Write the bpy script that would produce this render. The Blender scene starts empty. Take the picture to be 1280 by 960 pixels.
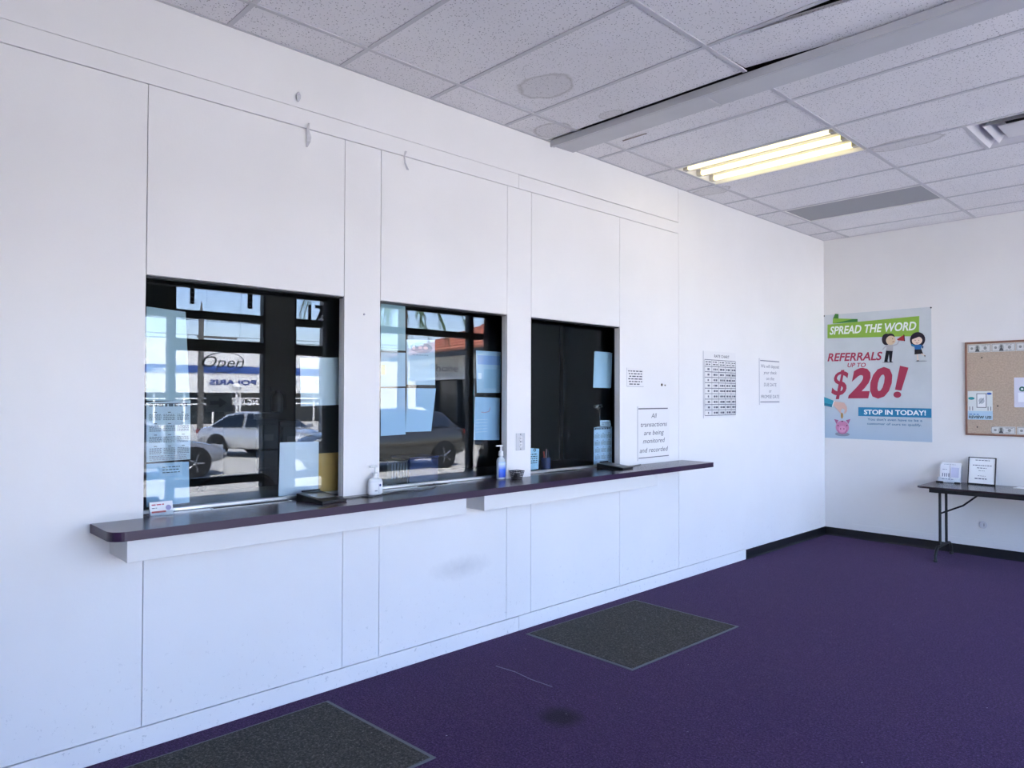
import bpy, math, random
from mathutils import Vector, Matrix
random.seed(7)
scene = bpy.context.scene
COL = scene.collection

# ------------------------------------------------------------------ camera
YAW, PITCH, ROLL, FPX = math.radians(46.0927), math.radians(0.9603), math.radians(0.1319), 898.075
CAM = Vector((3.4265, 0.0, 1.5590))
_F = Vector((-math.sin(YAW) * math.cos(PITCH), math.cos(YAW) * math.cos(PITCH), math.sin(PITCH)))
_R = Vector((math.cos(YAW), math.sin(YAW), 0)); _U = _R.cross(_F)
_R2 = _R * math.cos(ROLL) + _U * math.sin(ROLL); _U2 = _U * math.cos(ROLL) - _R * math.sin(ROLL)
cd = bpy.data.cameras.new('camera'); cd.sensor_width = 36.0; cd.lens = FPX / 1280 * 36; cd.clip_start = 0.02; cd.clip_end = 500
cam = bpy.data.objects.new('camera', cd); COL.objects.link(cam)
cam.matrix_world = Matrix(((_R2.x, _U2.x, -_F.x, CAM.x), (_R2.y, _U2.y, -_F.y, CAM.y), (_R2.z, _U2.z, -_F.z, CAM.z), (0, 0, 0, 1)))
scene.camera = cam

# ------------------------------------------------------------------ sky, sun, exposure
world = bpy.data.worlds.new('world'); scene.world = world; world.use_nodes = True
wn = world.node_tree.nodes; wl = world.node_tree.links
bg = wn['Background']; sky = wn.new('ShaderNodeTexSky'); sky.sky_type = 'NISHITA'; sky.sun_disc = False
sky.sun_elevation = math.radians(58); sky.sun_rotation = math.radians(285); sky.air_density = 1.0; sky.dust_density = 0.6; sky.ozone_density = 5.0
tnt = wn.new('ShaderNodeMix'); tnt.data_type = 'RGBA'; tnt.blend_type = 'MULTIPLY'; tnt.inputs[0].default_value = 1.0; tnt.inputs[7].default_value = (1.08, 0.93, 0.99, 1)
wl.new(sky.outputs[0], tnt.inputs[6]); wl.new(tnt.outputs[2], bg.inputs[0]); bg.inputs[1].default_value = 1.0
sd = bpy.data.lights.new('sun', 'SUN'); sd.energy = 22.0; sd.angle = math.radians(0.55); sd.color = (1.0, 0.92, 0.86)
so = bpy.data.objects.new('sun', sd); COL.objects.link(so)
so.rotation_euler = Vector((0.50, 0.14, -0.85)).to_track_quat('-Z', 'Y').to_euler()
vs = scene.view_settings
vs.view_transform = 'Standard'; vs.look = 'None'; vs.gamma = 1.0; vs.exposure = 1.24; vs.use_curve_mapping = False
cy = scene.cycles
cy.use_denoising = True; cy.max_bounces = 14; cy.diffuse_bounces = 6; cy.glossy_bounces = 6; cy.transparent_max_bounces = 24
cy.caustics_reflective = False; cy.caustics_refractive = False; cy.sample_clamp_indirect = 8.0

# ------------------------------------------------------------------ pixel helpers
def px(u, v, axis, val):
    q = _F * FPX + _R2 * (u - 640) - _U2 * (v - 480)
    return CAM + q * ((val - CAM[axis]) / q[axis])
GX = -0.115                       # plane of the counter glass
def rf(u, v, X):                  # point on the plane x = X seen mirrored in the counter glass
    p = px(u, v, 0, 2 * GX - X); return Vector((X, p.y, p.z))

# ------------------------------------------------------------------ materials
def lin(c):
    if isinstance(c, str):
        c = [int(c[i:i + 2], 16) / 255 for i in (0, 2, 4)]
    return tuple(((x + 0.055) / 1.055) ** 2.4 if x > 0.04045 else x / 12.92 for x in c[:3]) + (1.0,)
_M = {}
def mat(name, c='ffffff', rough=0.55, metal=0.0, spec=0.5, var=0.0, vscale=6.0, bump=0.0, bscale=60.0, emit=None, coat=0.0, trans=0.0):
    if name in _M: return _M[name]
    m = bpy.data.materials.new(name); m.use_nodes = True; _M[name] = m
    nt = m.node_tree; n = nt.nodes; l = nt.links; b = n['Principled BSDF']
    col = lin(c)
    b.inputs['Base Color'].default_value = col; b.inputs['Roughness'].default_value = rough; b.inputs['Metallic'].default_value = metal
    b.inputs['Specular IOR Level'].default_value = spec; b.inputs['Coat Weight'].default_value = coat
    if trans: b.inputs['Transmission Weight'].default_value = trans
    if emit: b.inputs['Emission Color'].default_value = lin(emit[0]); b.inputs['Emission Strength'].default_value = emit[1]
    if var or bump:
        tc = n.new('ShaderNodeTexCoord')
    if var:
        t = n.new('ShaderNodeTexNoise'); t.inputs['Scale'].default_value = vscale; t.inputs['Detail'].default_value = 5
        l.new(tc.outputs['Object'], t.inputs['Vector'])
        r = n.new('ShaderNodeValToRGB'); r.color_ramp.elements[0].position = 0.3; r.color_ramp.elements[1].position = 0.7
        r.color_ramp.elements[0].color = tuple(max(0, x * (1 - var)) for x in col[:3]) + (1,)
        r.color_ramp.elements[1].color = tuple(min(1, x * (1 + var)) for x in col[:3]) + (1,)
        l.new(t.outputs[0], r.inputs[0]); l.new(r.outputs[0], b.inputs['Base Color'])
    if bump:
        t2 = n.new('ShaderNodeTexNoise'); t2.inputs['Scale'].default_value = bscale; t2.inputs['Detail'].default_value = 4
        l.new(tc.outputs['Object'], t2.inputs['Vector'])
        bp = n.new('ShaderNodeBump'); bp.inputs['Strength'].default_value = bump; bp.inputs['Distance'].default_value = 0.01
        l.new(t2.outputs[0], bp.inputs['Height']); l.new(bp.outputs[0], b.inputs['Normal'])
    return m
def ink(c): return mat('ink_' + c, c, 0.6, spec=0.3)

class NT:
    def __init__(s, name):
        s.m = bpy.data.materials.new(name); s.m.use_nodes = True; s.t = s.m.node_tree; s.n = s.t.nodes; s.l = s.t.links
        s.b = s.n['Principled BSDF']; _M[name] = s.m
    def new(s, t, **kw):
        x = s.n.new(t)
        for k, v in kw.items(): setattr(x, k, v)
        return x
    def math(s, op, a, b=None, clamp=False):
        x = s.n.new('ShaderNodeMath'); x.operation = op; x.use_clamp = clamp
        for i, v in enumerate((a, b)):
            if v is None: continue
            if isinstance(v, (int, float)): x.inputs[i].default_value = v
            else: s.l.new(v, x.inputs[i])
        return x.outputs[0]
    def noise(s, vec, scale, detail=4, rough=0.55):
        x = s.n.new('ShaderNodeTexNoise'); x.inputs['Scale'].default_value = scale; x.inputs['Detail'].default_value = detail; x.inputs['Roughness'].default_value = rough
        s.l.new(vec, x.inputs['Vector']); return x.outputs[0]
    def ramp(s, fac, stops):
        x = s.n.new('ShaderNodeValToRGB'); e = x.color_ramp.elements
        e[0].position, e[0].color = stops[0]; e[1].position, e[1].color = stops[-1]
        for p, c in stops[1:-1]: k = e.new(p); k.color = c
        s.l.new(fac, x.inputs[0]); return x.outputs[0]
    def mix(s, fac, a, b):
        x = s.n.new('ShaderNodeMix'); x.data_type = 'RGBA'
        if isinstance(fac, (int, float)): x.inputs[0].default_value = fac
        else: s.l.new(fac, x.inputs[0])
        for i, v in ((6, a), (7, b)):
            if isinstance(v, tuple): x.inputs[i].default_value = v
            else: s.l.new(v, x.inputs[i])
        return x.outputs[2]
    def bump(s, h, strength, dist=0.01):
        x = s.n.new('ShaderNodeBump'); x.inputs['Strength'].default_value = strength; x.inputs['Distance'].default_value = dist
        s.l.new(h, x.inputs['Height']); s.l.new(x.outputs[0], s.b.inputs['Normal'])
    def ellipse(s, pos, c, r, wob=None):
        sub = s.n.new('ShaderNodeVectorMath'); sub.operation = 'SUBTRACT'; s.l.new(pos, sub.inputs[0]); sub.inputs[1].default_value = c
        mul = s.n.new('ShaderNodeVectorMath'); mul.operation = 'MULTIPLY'; s.l.new(sub.outputs[0], mul.inputs[0]); mul.inputs[1].default_value = r
        ln = s.n.new('ShaderNodeVectorMath'); ln.operation = 'LENGTH'; s.l.new(mul.outputs[0], ln.inputs[0])
        return s.math('ADD', ln.outputs['Value'], wob) if wob is not None else ln.outputs['Value']

def wall_paint(name, c, scuff=0.25):
    k = NT(name); g = k.new('ShaderNodeNewGeometry'); pos = g.outputs['Position']
    n1 = k.noise(pos, 1.3, 5); n2 = k.noise(pos, 22, 6, 0.7)
    col = lin(c); d = tuple(x * 0.95 for x in col[:3]) + (1,)
    base = k.ramp(n1, [(0.3, d), (0.7, col)])
    sep = k.new('ShaderNodeSeparateXYZ'); k.l.new(pos, sep.inputs[0])
    low = k.math('MULTIPLY', k.math('SUBTRACT', 0.55, sep.outputs[2], True), 1.6, True)     # scuffs and kick marks, where shoes reach
    sc = k.math('MULTIPLY', k.math('GREATER_THAN', k.noise(pos, 30, 4, 0.85), 0.63), low)
    sm = k.math('MULTIPLY', k.math('SUBTRACT', 1.0, k.ellipse(pos, (0, 2.87, 0.50), (0, 2.6, 9.0), k.math('MULTIPLY', n2, 0.6)), True), 0.55)   # rubbed grey smear
    f = k.math('MULTIPLY', k.math('ADD', k.math('MULTIPLY', sc, 0.7), sm, True), scuff)
    k.l.new(k.mix(f, base, lin('6f7178')), k.b.inputs['Base Color'])
    k.b.inputs['Roughness'].default_value = 0.42; k.b.inputs['Specular IOR Level'].default_value = 0.35
    k.bump(k.noise(pos, 90, 3), 0.06, 0.004)
    return k.m
M_WALL = wall_paint('white_wall_paint', 'ecebe9', 0.6)
M_WALLB = wall_paint('white_back_wall_paint', 'e6e5e3', 0.2)

def tile_material():
    k = NT('ceiling_tile'); g = k.new('ShaderNodeNewGeometry'); pos = g.outputs['Position']
    v = k.new('ShaderNodeTexVoronoi'); v.inputs['Scale'].default_value = 75; k.l.new(pos, v.inputs['Vector'])
    n = k.noise(pos, 60, 4, 0.7)
    pit = k.math('MULTIPLY', k.math('LESS_THAN', v.outputs['Distance'], 0.25), k.math('GREATER_THAN', n, 0.47))
    base = k.ramp(k.noise(pos, 1.1, 3), [(0.35, lin('e6e4e6')), (0.65, lin('eeecee'))])
    col = k.mix(k.math('MULTIPLY', pit, 0.6), base, lin('4a4a50'))
    wob = k.math('MULTIPLY', k.math('SUBTRACT', k.noise(pos, 5, 3), 0.5), 0.9)
    tot = None
    for (cx, cyy, rx, ry) in ((0.60, 2.99, 0.17, 0.13), (0.15, 3.52, 0.13, 0.12), (1.72, 5.47, 0.22, 0.10), (0.60, 3.58, 0.08, 0.05), (0.15, 5.55, 0.16, 0.1)):
        d = k.ellipse(pos, (cx, cyy, 3.34), (1 / rx, 1 / ry, 0), wob)
        ring = k.math('SUBTRACT', 1.0, k.math('MULTIPLY', k.math('ABSOLUTE', k.math('SUBTRACT', d, 1.0)), 7.0), True)
        ins = k.math('MULTIPLY', k.math('LESS_THAN', d, 1.0), 0.35)
        s = k.math('MAXIMUM', ring, ins); tot = s if tot is None else k.math('MAXIMUM', tot, s)
    col = k.mix(k.math('MULTIPLY', tot, 0.42), col, lin('7d766c'))
    k.l.new(col, k.b.inputs['Base Color']); k.b.inputs['Roughness'].default_value = 0.95; k.b.inputs['Specular IOR Level'].default_value = 0.1
    k.bump(k.math('SUBTRACT', n, pit), 0.25, 0.004)
    return k.m
M_TILE = tile_material()

def carpet_material():
    k = NT('purple_carpet'); g = k.new('ShaderNodeNewGeometry'); pos = g.outputs['Position']
    fine = k.noise(pos, 95, 6, 0.85); mid = k.noise(pos, 16, 5, 0.75); big = k.noise(pos, 0.9, 4)
    c = k.ramp(fine, [(0.36, lin('0e0516')), (0.5, lin('2e163c')), (0.64, lin('6a4a7c'))])
    c = k.mix(k.math('MULTIPLY', k.math('SUBTRACT', big, 0.35, True), 0.9), c, lin('2b1440'))
    c = k.mix(k.math('MULTIPLY', k.math('SUBTRACT', mid, 0.52, True), 1.6), c, lin('5c4266'))
    st = k.math('SUBTRACT', 1.15, k.ellipse(pos, (1.055, 2.615, 0), (7.0, 7.5, 0), k.math('MULTIPLY', k.noise(pos, 14, 3), 0.4)), True)
    c = k.mix(k.math('MULTIPLY', st, 1.8, True), c, lin('0e0614'))
    spk = k.math('GREATER_THAN', k.noise(pos, 48, 2, 0.5), 0.775)
    c = k.mix(spk, c, lin('b8b0c4'))
    k.l.new(c, k.b.inputs['Base Color']); k.b.inputs['Roughness'].default_value = 0.95; k.b.inputs['Specular IOR Level'].default_value = 0.15
    k.b.inputs['Sheen Weight'].default_value = 0.16; k.b.inputs['Sheen Roughness'].default_value = 0.5; k.b.inputs['Sheen Tint'].default_value = lin('d0b8d8')
    k.bump(fine, 0.7, 0.01)
    return k.m
M_CARPET = carpet_material()

def glass_material(name, tint, f0, rough=0.0):
    k = NT(name); n = k.n; l = k.l; n.remove(k.b); out = [x for x in n if x.type == 'OUTPUT_MATERIAL'][0]
    tr = n.new('ShaderNodeBsdfTransparent'); tr.inputs[0].default_value = tint
    gl = n.new('ShaderNodeBsdfGlossy'); gl.inputs['Roughness'].default_value = rough; gl.inputs[0].default_value = (1, 1, 1, 1)
    g = n.new('ShaderNodeNewGeometry'); dt = n.new('ShaderNodeVectorMath'); dt.operation = 'DOT_PRODUCT'
    l.new(g.outputs['Incoming'], dt.inputs[0]); l.new(g.outputs['Normal'], dt.inputs[1])
    c = k.math('ABSOLUTE', dt.outputs['Value']); p = k.math('POWER', k.math('SUBTRACT', 1.0, c, True), 5)
    f = k.math('ADD', f0, k.math('MULTIPLY', p, 1 - f0), True)
    mx = n.new('ShaderNodeMixShader'); l.new(f, mx.inputs[0]); l.new(tr.outputs[0], mx.inputs[1]); l.new(gl.outputs[0], mx.inputs[2])
    l.new(mx.outputs[0], out.inputs[0]); return k.m
M_GLASS = glass_material('counter_glass', (0.89, 0.937, 0.958, 1), 0.036)
M_SHOPGLASS = glass_material('storefront_glass', (0.96, 0.975, 0.975, 1), 0.03)
M_ACRYL = glass_material('clear_acrylic', (0.90, 0.93, 0.95, 1), 0.05)
M_TRIM = M_WALL
M_BLACK = mat('black_frame', '141516', 0.45)
M_ALU = mat('aluminium_rail', 'd9d9d6', 0.32, metal=0.85)
M_BASEBLK = mat('black_vinyl_base', '0d0d12', 0.5, bump=0.1)
M_COUNTER = mat('purple_laminate_top', '463a44', 0.24, var=0.08, vscale=30, spec=0.55)
M_COUNTEREDGE = mat('purple_laminate_edge', '2a1233', 0.35)
M_APRON = wall_paint('apron_paint', 'e4e3e0', 0.3)
M_TBAR = mat('ceiling_grid', 'c6c5c9', 0.5)
M_DARKW = mat('dark_teller_wall', '2a2c2b', 0.8, var=0.1, vscale=2)
M_PAPER = mat('paper', 'eef0f0', 0.7, spec=0.2)
M_PLASTB = mat('black_plastic', '17181b', 0.4)
M_BLKMETAL = mat('black_metal', '0a0a0b', 0.5, metal=0.0)

# ------------------------------------------------------------------ mesh building
W = {}
def origin(o): return W.get(o.name, Vector((0, 0, 0)))
def tag(o, label=None, cat=None, group=None, kind=None):
    if label: o['label'] = label
    if cat: o['category'] = cat
    if group: o['group'] = group
    if kind: o['kind'] = kind
    return o
def thing(name, label, cat, loc, group=None, parent=None):
    o = bpy.data.objects.new(name, None); COL.objects.link(o); o.empty_display_size = 0.05
    o.location = loc; W[o.name] = Vector(loc); return tag(o, label, cat, group)

class MB:
    def __init__(s): s.v = []; s.f = []; s.mi = []
    def add(s, vs, fs, m=0):
        k = len(s.v); s.v += [tuple(x) for x in vs]; s.f += [tuple(i + k for i in f) for f in fs]; s.mi += [m] * len(fs); return s
    def box(s, a, b, m=0):
        x0, y0, z0 = [min(p, q) for p, q in zip(a, b)]; x1, y1, z1 = [max(p, q) for p, q in zip(a, b)]
        return s.add([(x0, y0, z0), (x1, y0, z0), (x1, y1, z0), (x0, y1, z0), (x0, y0, z1), (x1, y0, z1), (x1, y1, z1), (x0, y1, z1)],
                     [(3, 2, 1, 0), (4, 5, 6, 7), (0, 1, 5, 4), (1, 2, 6, 5), (2, 3, 7, 6), (3, 0, 4, 7)], m)
    def tube(s, pts, r, seg=8, m=0, caps=True):
        pts = [Vector(p) for p in pts]; n = len(pts); rr = r if isinstance(r, (list, tuple)) else [r] * n
        ring = []; ref = None
        for i, p in enumerate(pts):
            t = (pts[min(i + 1, n - 1)] - pts[max(i - 1, 0)]).normalized()
            if ref is None: ref = Vector((0, 0, 1)) if abs(t.z) < 0.9 else Vector((1, 0, 0))
            a = t.cross(ref).normalized(); b = t.cross(a).normalized(); ref = -b if False else ref
            ring.append([p + (a * math.cos(2 * math.pi * k / seg) + b * math.sin(2 * math.pi * k / seg)) * rr[i] for k in range(seg)])
        vs = [v for R_ in ring for v in R_]; fs = []
        for i in range(n - 1):
            for k in range(seg):
                k2 = (k + 1) % seg; fs.append((i * seg + k, i * seg + k2, (i + 1) * seg + k2, (i + 1) * seg + k))
        if caps: fs.append(tuple(range(seg - 1, -1, -1))); fs.append(tuple((n - 1) * seg + k for k in range(seg)))
        return s.add(vs, fs, m)
    def lathe(s, c, prof, seg=20, m=0, axis='z', a0=0, sx=1.0, sy=1.0):
        vs = []; fs = []; n = len(prof)
        for r, h in prof:
            for k in range(seg):
                t = a0 + 2 * math.pi * k / seg; p = (r * math.cos(t) * sx, r * math.sin(t) * sy, h)
                if axis == 'y': p = (p[0], p[2], p[1])
                if axis == 'x': p = (p[2], p[0], p[1])
                vs.append((c[0] + p[0], c[1] + p[1], c[2] + p[2]))
        for i in range(n - 1):
            for k in range(seg):
                k2 = (k + 1) % seg; fs.append((i * seg + k, i * seg + k2, (i + 1) * seg + k2, (i + 1) * seg + k))
        fs.append(tuple(range(seg - 1, -1, -1))); fs.append(tuple((n - 1) * seg + k for k in range(seg)))
        return s.add(vs, fs, m)
    def prism(s, poly, d, m=0):          # poly: list of 3D points, d: extrusion vector
        n = len(poly); d = Vector(d); vs = [Vector(p) for p in poly] + [Vector(p) + d for p in poly]
        fs = [tuple(range(n)), tuple(range(2 * n - 1, n - 1, -1))] + [(i, i + n, (i + 1) % n + n, (i + 1) % n) for i in range(n)]
        return s.add(vs, fs, m)
    def build(s, name, mats, parent=None, smooth=False, bevel=0.0, bseg=2, loc=None, subsurf=0, fixn=True):
        if not isinstance(mats, (list, tuple)): mats = [mats]
        o0 = origin(parent) if parent else Vector(loc or (0, 0, 0))
        me = bpy.data.meshes.new(name); me.from_pydata([tuple(Vector(v) - o0) for v in s.v], [], s.f)
        for m in mats: me.materials.append(m)
        if len(mats) > 1: me.polygons.foreach_set('material_index', s.mi)
        if fixn:
            import bmesh
            bm = bmesh.new(); bm.from_mesh(me); bmesh.ops.recalc_face_normals(bm, faces=bm.faces); bm.to_mesh(me); bm.free()
        o = bpy.data.objects.new(name, me); COL.objects.link(o)
        if parent: o.parent = parent
        else: o.location = o0
        W[o.name] = o0
        if bevel:
            b = o.modifiers.new('bevel', 'BEVEL'); b.width = bevel; b.segments = bseg; b.limit_method = 'ANGLE'
        if subsurf:
            q = o.modifiers.new('sub', 'SUBSURF'); q.levels = subsurf; q.render_levels = subsurf
        if smooth:
            me.polygons.foreach_set('use_smooth', [True] * len(me.polygons))
            if not subsurf: o.modifiers.new('es', 'EDGE_SPLIT').split_angle = math.radians(40)
        me.update(); return o
def box(name, a, b, m, parent=None, bevel=0.0, **kw): return MB().box(a, b).build(name, m, parent, bevel=bevel, **kw)
def struct(o, label=None, cat=None):
    o['kind'] = 'structure'
    if label: o['label'] = label
    if cat: o['category'] = cat
    return o

# ------------------------------------------------------------------ flat print (ink lying on a sheet)
_TXT = {}
def text_tris(s, shear, weight):
    key = (s, shear, weight)
    if key in _TXT: return _TXT[key]
    c = bpy.data.curves.new('t', 'FONT'); c.body = s; c.size = 1.0; c.shear = shear; c.offset = weight; c.resolution_u = 3
    o = bpy.data.objects.new('t', c); COL.objects.link(o)
    dg = bpy.context.evaluated_depsgraph_get(); me = bpy.data.meshes.new_from_object(o.evaluated_get(dg))
    vs = [(v.co.x, v.co.y) for v in me.vertices]; fs = [tuple(p.vertices) for p in me.polygons]
    bpy.data.objects.remove(o); bpy.data.curves.remove(c); bpy.data.meshes.remove(me)
    _TXT[key] = (vs, fs); return vs, fs
class Print:
    def __init__(s, O, u, v, step=0.00012):
        s.O = Vector(O); s.u = Vector(u); s.vv = Vector(v); s.n = s.u.cross(s.vv).normalized(); s.k = 1; s.step = step; s.mb = MB(); s.mats = []
    def P(s, a, b): return s.O + s.u * a + s.vv * b + s.n * (s.k * s.step)
    def _m(s, c):
        m = ink(c) if isinstance(c, str) else c
        if m not in s.mats: s.mats.append(m)
        return s.mats.index(m)
    def poly(s, pts, c): s.k += 1; s.mb.add([s.P(*p) for p in pts], [tuple(range(len(pts)))], s._m(c)); return s
    def rect(s, a, b, c_, d, c): return s.poly([(a, b), (c_, b), (c_, d), (a, d)], c)
    def ell(s, cx, cy_, rx, ry, c, n=24, a0=0, a1=360): return s.poly([(cx + rx * math.cos(math.radians(a0 + (a1 - a0) * i / n)), cy_ + ry * math.sin(math.radians(a0 + (a1 - a0) * i / n))) for i in range(n + (0 if a1 - a0 == 360 else 1))], c)
    def line(s, pts, w, c):
        s.k += 1
        for (a, b), (e, f) in zip(pts, pts[1:]):
            d = math.hypot(e - a, f - b) or 1; nx, ny = -(f - b) / d * w / 2, (e - a) / d * w / 2
            s.mb.add([s.P(a + nx, b + ny), s.P(a - nx, b - ny), s.P(e - nx, f - ny), s.P(e + nx, f + ny)], [(0, 1, 2, 3)], s._m(c))
        return s
    def text(s, t, u, v, h, c, align='c', shear=0.0, weight=0.0, width=None, rot=0.0):
        vs, fs = text_tris(t, shear, weight); s.k += 1
        x0 = min(p[0] for p in vs); x1 = max(p[0] for p in vs); sc = h / 0.70; sx = sc if width is None else width / (x1 - x0)
        off = {'c': (x0 + x1) / 2, 'l': x0, 'r': x1}[align]; cr, sr = math.cos(rot), math.sin(rot); pts = []
        for a, b in vs:
            a = (a - off) * sx; b = b * sc; pts.append(s.P(u + a * cr - b * sr, v + a * sr + b * cr))
        s.mb.add(pts, fs, s._m(c)); return s
    def greek(s, u0, u1, v, h, c, word=0.018):           # print too small to read
        x = u0; s.k += 1
        while x < u1 - 0.3 * word:
            w = min(word * random.uniform(0.5, 1.4), u1 - x)
            s.mb.add([s.P(x, v), s.P(x + w, v), s.P(x + w, v + h), s.P(x, v + h)], [(0, 1, 2, 3)], s._m(c)); x += w + word * 0.3
        return s
    def build(s, name, parent, label=None): 
        o = s.mb.build(name, s.mats, parent, fixn=False)
        if label: o['label'] = label
        return o
# ================================================================== THE ROOM
YB, CEIL, YF, XS = 8.235, 3.340, -3.2, 5.26      # back wall, ceiling, wall behind the camera, storefront
HEAD, CT = 2.095, 1.016                           # window head, counter top
OPEN = [(1.038, 2.036), (2.268, 3.252), (3.478, 4.455)]
# --- left wall: backing with three openings, painted panels in front of it
b = MB(); x0, x1 = -0.05, -0.018
ys = [YF] + [q for o in OPEN for q in o] + [5.27]
for i in range(0, len(ys), 2): b.box((x0, ys[i], 0), (x1, ys[i + 1], 3.6))
for o in OPEN: b.box((x0, o[0], 0), (x1, o[1], CT - 0.038)); b.box((x0, o[0], HEAD), (x1, o[1], 3.6))
b.box((x0, 5.27, 0), (-0.010, YB + 0.1, 3.6))
wl_ = struct(b.build('wall_left', M_WALL), 'long white panelled wall with three counter windows', 'wall')
g = 0.0016
def panel(y0, y1, z0, z1, nm='wall_panel', xf=0.0): box(nm, (-0.018, y0 + g, z0 + g), (xf, y1 - g, z1 - g), M_WALL, wl_, bevel=0.0012)
cols = [YF, 1.038, 2.036, 2.268, 3.252, 3.478, 4.455, 5.27]
for i in range(7):
    y0, y1 = cols[i], cols[i + 1]
    if (y0, y1) in OPEN: panel(y0, y1, 0.0975 if y0 < 3.3 else 0.1, CT - 0.038); panel(y0, y1, HEAD, 2.950)
    else: panel(y0, y1, 0.0975 if y0 < 3.3 else 0.1, 2.950)
panel(YF, 3.353, 2.950, 3.047, 'trim_board', 0.0022); panel(3.353, 5.27, 2.950, 3.044, 'trim_board', 0.0022)
panel(YF, 5.27, 3.047, 3.60, 'header_panel')
box('wall_panel', (-0.010, 5.2716, 0.1005), (0.0, 6.93, 3.60), M_WALL, wl_); box('wall_panel', (-0.010, 6.9305, 0.085), (0.0, YB, 3.60), M_WALL, wl_)
struct(box('wall_back', (-0.15, YB, 0), (XS + 0.2, YB + 0.15, 3.6), M_WALLB), 'plain white wall behind the folding table', 'wall')
struct(box('wall_front', (-0.15, YF - 0.15, 0), (XS + 0.2, YF, 3.6), M_WALLB), 'plain white wall behind the viewer', 'wall')
struct(box('floor', (-3.2, YF - 0.15, -0.2), (XS + 0.12, YB + 0.15, 0.0), M_CARPET), 'dark purple carpet with a round dark stain', 'carpet')
struct(box('roof', (-3.4, YF - 0.3, 3.60), (XS + 0.3, YB + 0.3, 3.75), mat('roofing', '55565a', 0.9)), 'flat roof slab', 'roof')
# made-up double door, out of frame, added to darken the third counter window's reflection
d2 = bpy.data.objects.new('added_door', None); COL.objects.link(d2); d2.location = (3.7, YB, 0); W['added_door'] = Vector(d2.location); struct(d2, 'added dark double door that darkens the third window reflection', 'door')
md = mat('added_door_dark', '3a3d38', 0.5)
for a in (2.55, 3.64): box('door_leaf', (a + 0.006, YB - 0.04, 0.01), (a + 1.084, YB - 0.0005, 2.70), md, d2, bevel=0.003)
box('door_head', (2.50, YB - 0.05, 2.705), (4.79, YB - 0.0005, 2.78), md, d2)
for a in (2.50, 4.735): box('door_jamb', (a, YB - 0.05, 0.0), (a + 0.05, YB - 0.0005, 2.703), md, d2)
for a in (3.56, 3.70): MB().tube([(a, YB - 0.04, 0.95), (a, YB - 0.09, 0.95), (a, YB - 0.09, 1.25), (a, YB - 0.04, 1.25)], 0.012).build('pull_handle', M_ALU, d2, smooth=True)
# baseboards
bl = MB().box((-0.016, YF, 0), (0.004, 3.361, 0.0945)).build('baseboard_left', M_WALL, bevel=0.002); struct(bl, 'white painted board along the foot of the wall', 'baseboard')
struct(MB().box((-0.009, 3.364, 0), (0.004, 6.413, 0.097)).build('baseboard_left', M_WALL, bevel=0.002), 'white painted board ending at the black skirting', 'baseboard')
def cove(name, a, b_, n):
    a = Vector(a); b_ = Vector(b_); n = Vector(n); prof = [(0, 0), (0.016, 0), (0.007, 0.012), (0.005, 0.03), (0.005, 0.088), (0, 0.09)]
    return MB().prism([a + n * p + Vector((0, 0, q)) for p, q in prof], b_ - a).build(name, M_BASEBLK)
struct(cove('baseboard_left', (0, 6.414, 0), (0, YB, 0), (1, 0, 0)), 'black vinyl skirting on the white counter wall', 'baseboard')
struct(cove('baseboard_back', (0.0, YB, 0), (2.499, YB, 0), (0, -1, 0)), 'black vinyl skirting along the back wall', 'baseboard')
struct(MB().box((0.313, YB - 0.004, 0.09), (2.499, YB, 0.157)).build('trim_2', M_WALLB, bevel=0.001), 'low white strip above the black skirting', 'trim')

# --- ceiling: suspended grid and tiles
ceil = struct(box('ceiling', (-0.15, YF, 3.52), (XS + 0.1, YB, 3.60), mat('dark_plenum', '2c2c2e', 0.9)), 'suspended ceiling of pitted grey tiles', 'ceiling')
W['ceiling'] = Vector((0, 0, 0))
T = 0.6096
xr = [0.276 + 2 * T * i for i in range(5)]
xb = [0.0] + [x for x in xr if x < XS] + [XS]
rowsA = [3.625]; y = 3.222
while y > YF: rowsA.append(y); y -= T
rowsA.append(YF); rowsA = sorted(rowsA)
rowsB = [3.925] + [4.176 + T * i for i in range(7)] + [YB]
FIX = {(0.276, 4.786): 'lit', (0.276, 6.614): 'off', (1.495, 5.395): 'vent'}
meshes = {}
def tile_obj(xa, xb_, ya, yb_, rz=0.0, dz=0.0, tilt=None):
    w, h = round(xb_ - xa - 0.006, 3), round(yb_ - ya - 0.006, 3)
    if w < 0.03 or h < 0.03: return
    if (w, h) not in meshes:
        o = MB().box((-w / 2, -h / 2, 0), (w / 2, h / 2, 0.015)).build('ceiling_tile', M_TILE); meshes[(w, h)] = o.data
    else:
        o = bpy.data.objects.new('ceiling_tile', meshes[(w, h)]); COL.objects.link(o)
    o.parent = ceil; o.location = ((xa + xb_) / 2, (ya + yb_) / 2, CEIL + 0.002 + dz)
    if rz: o.rotation_euler.z = rz
    if tilt: o.rotation_euler = tilt
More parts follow.
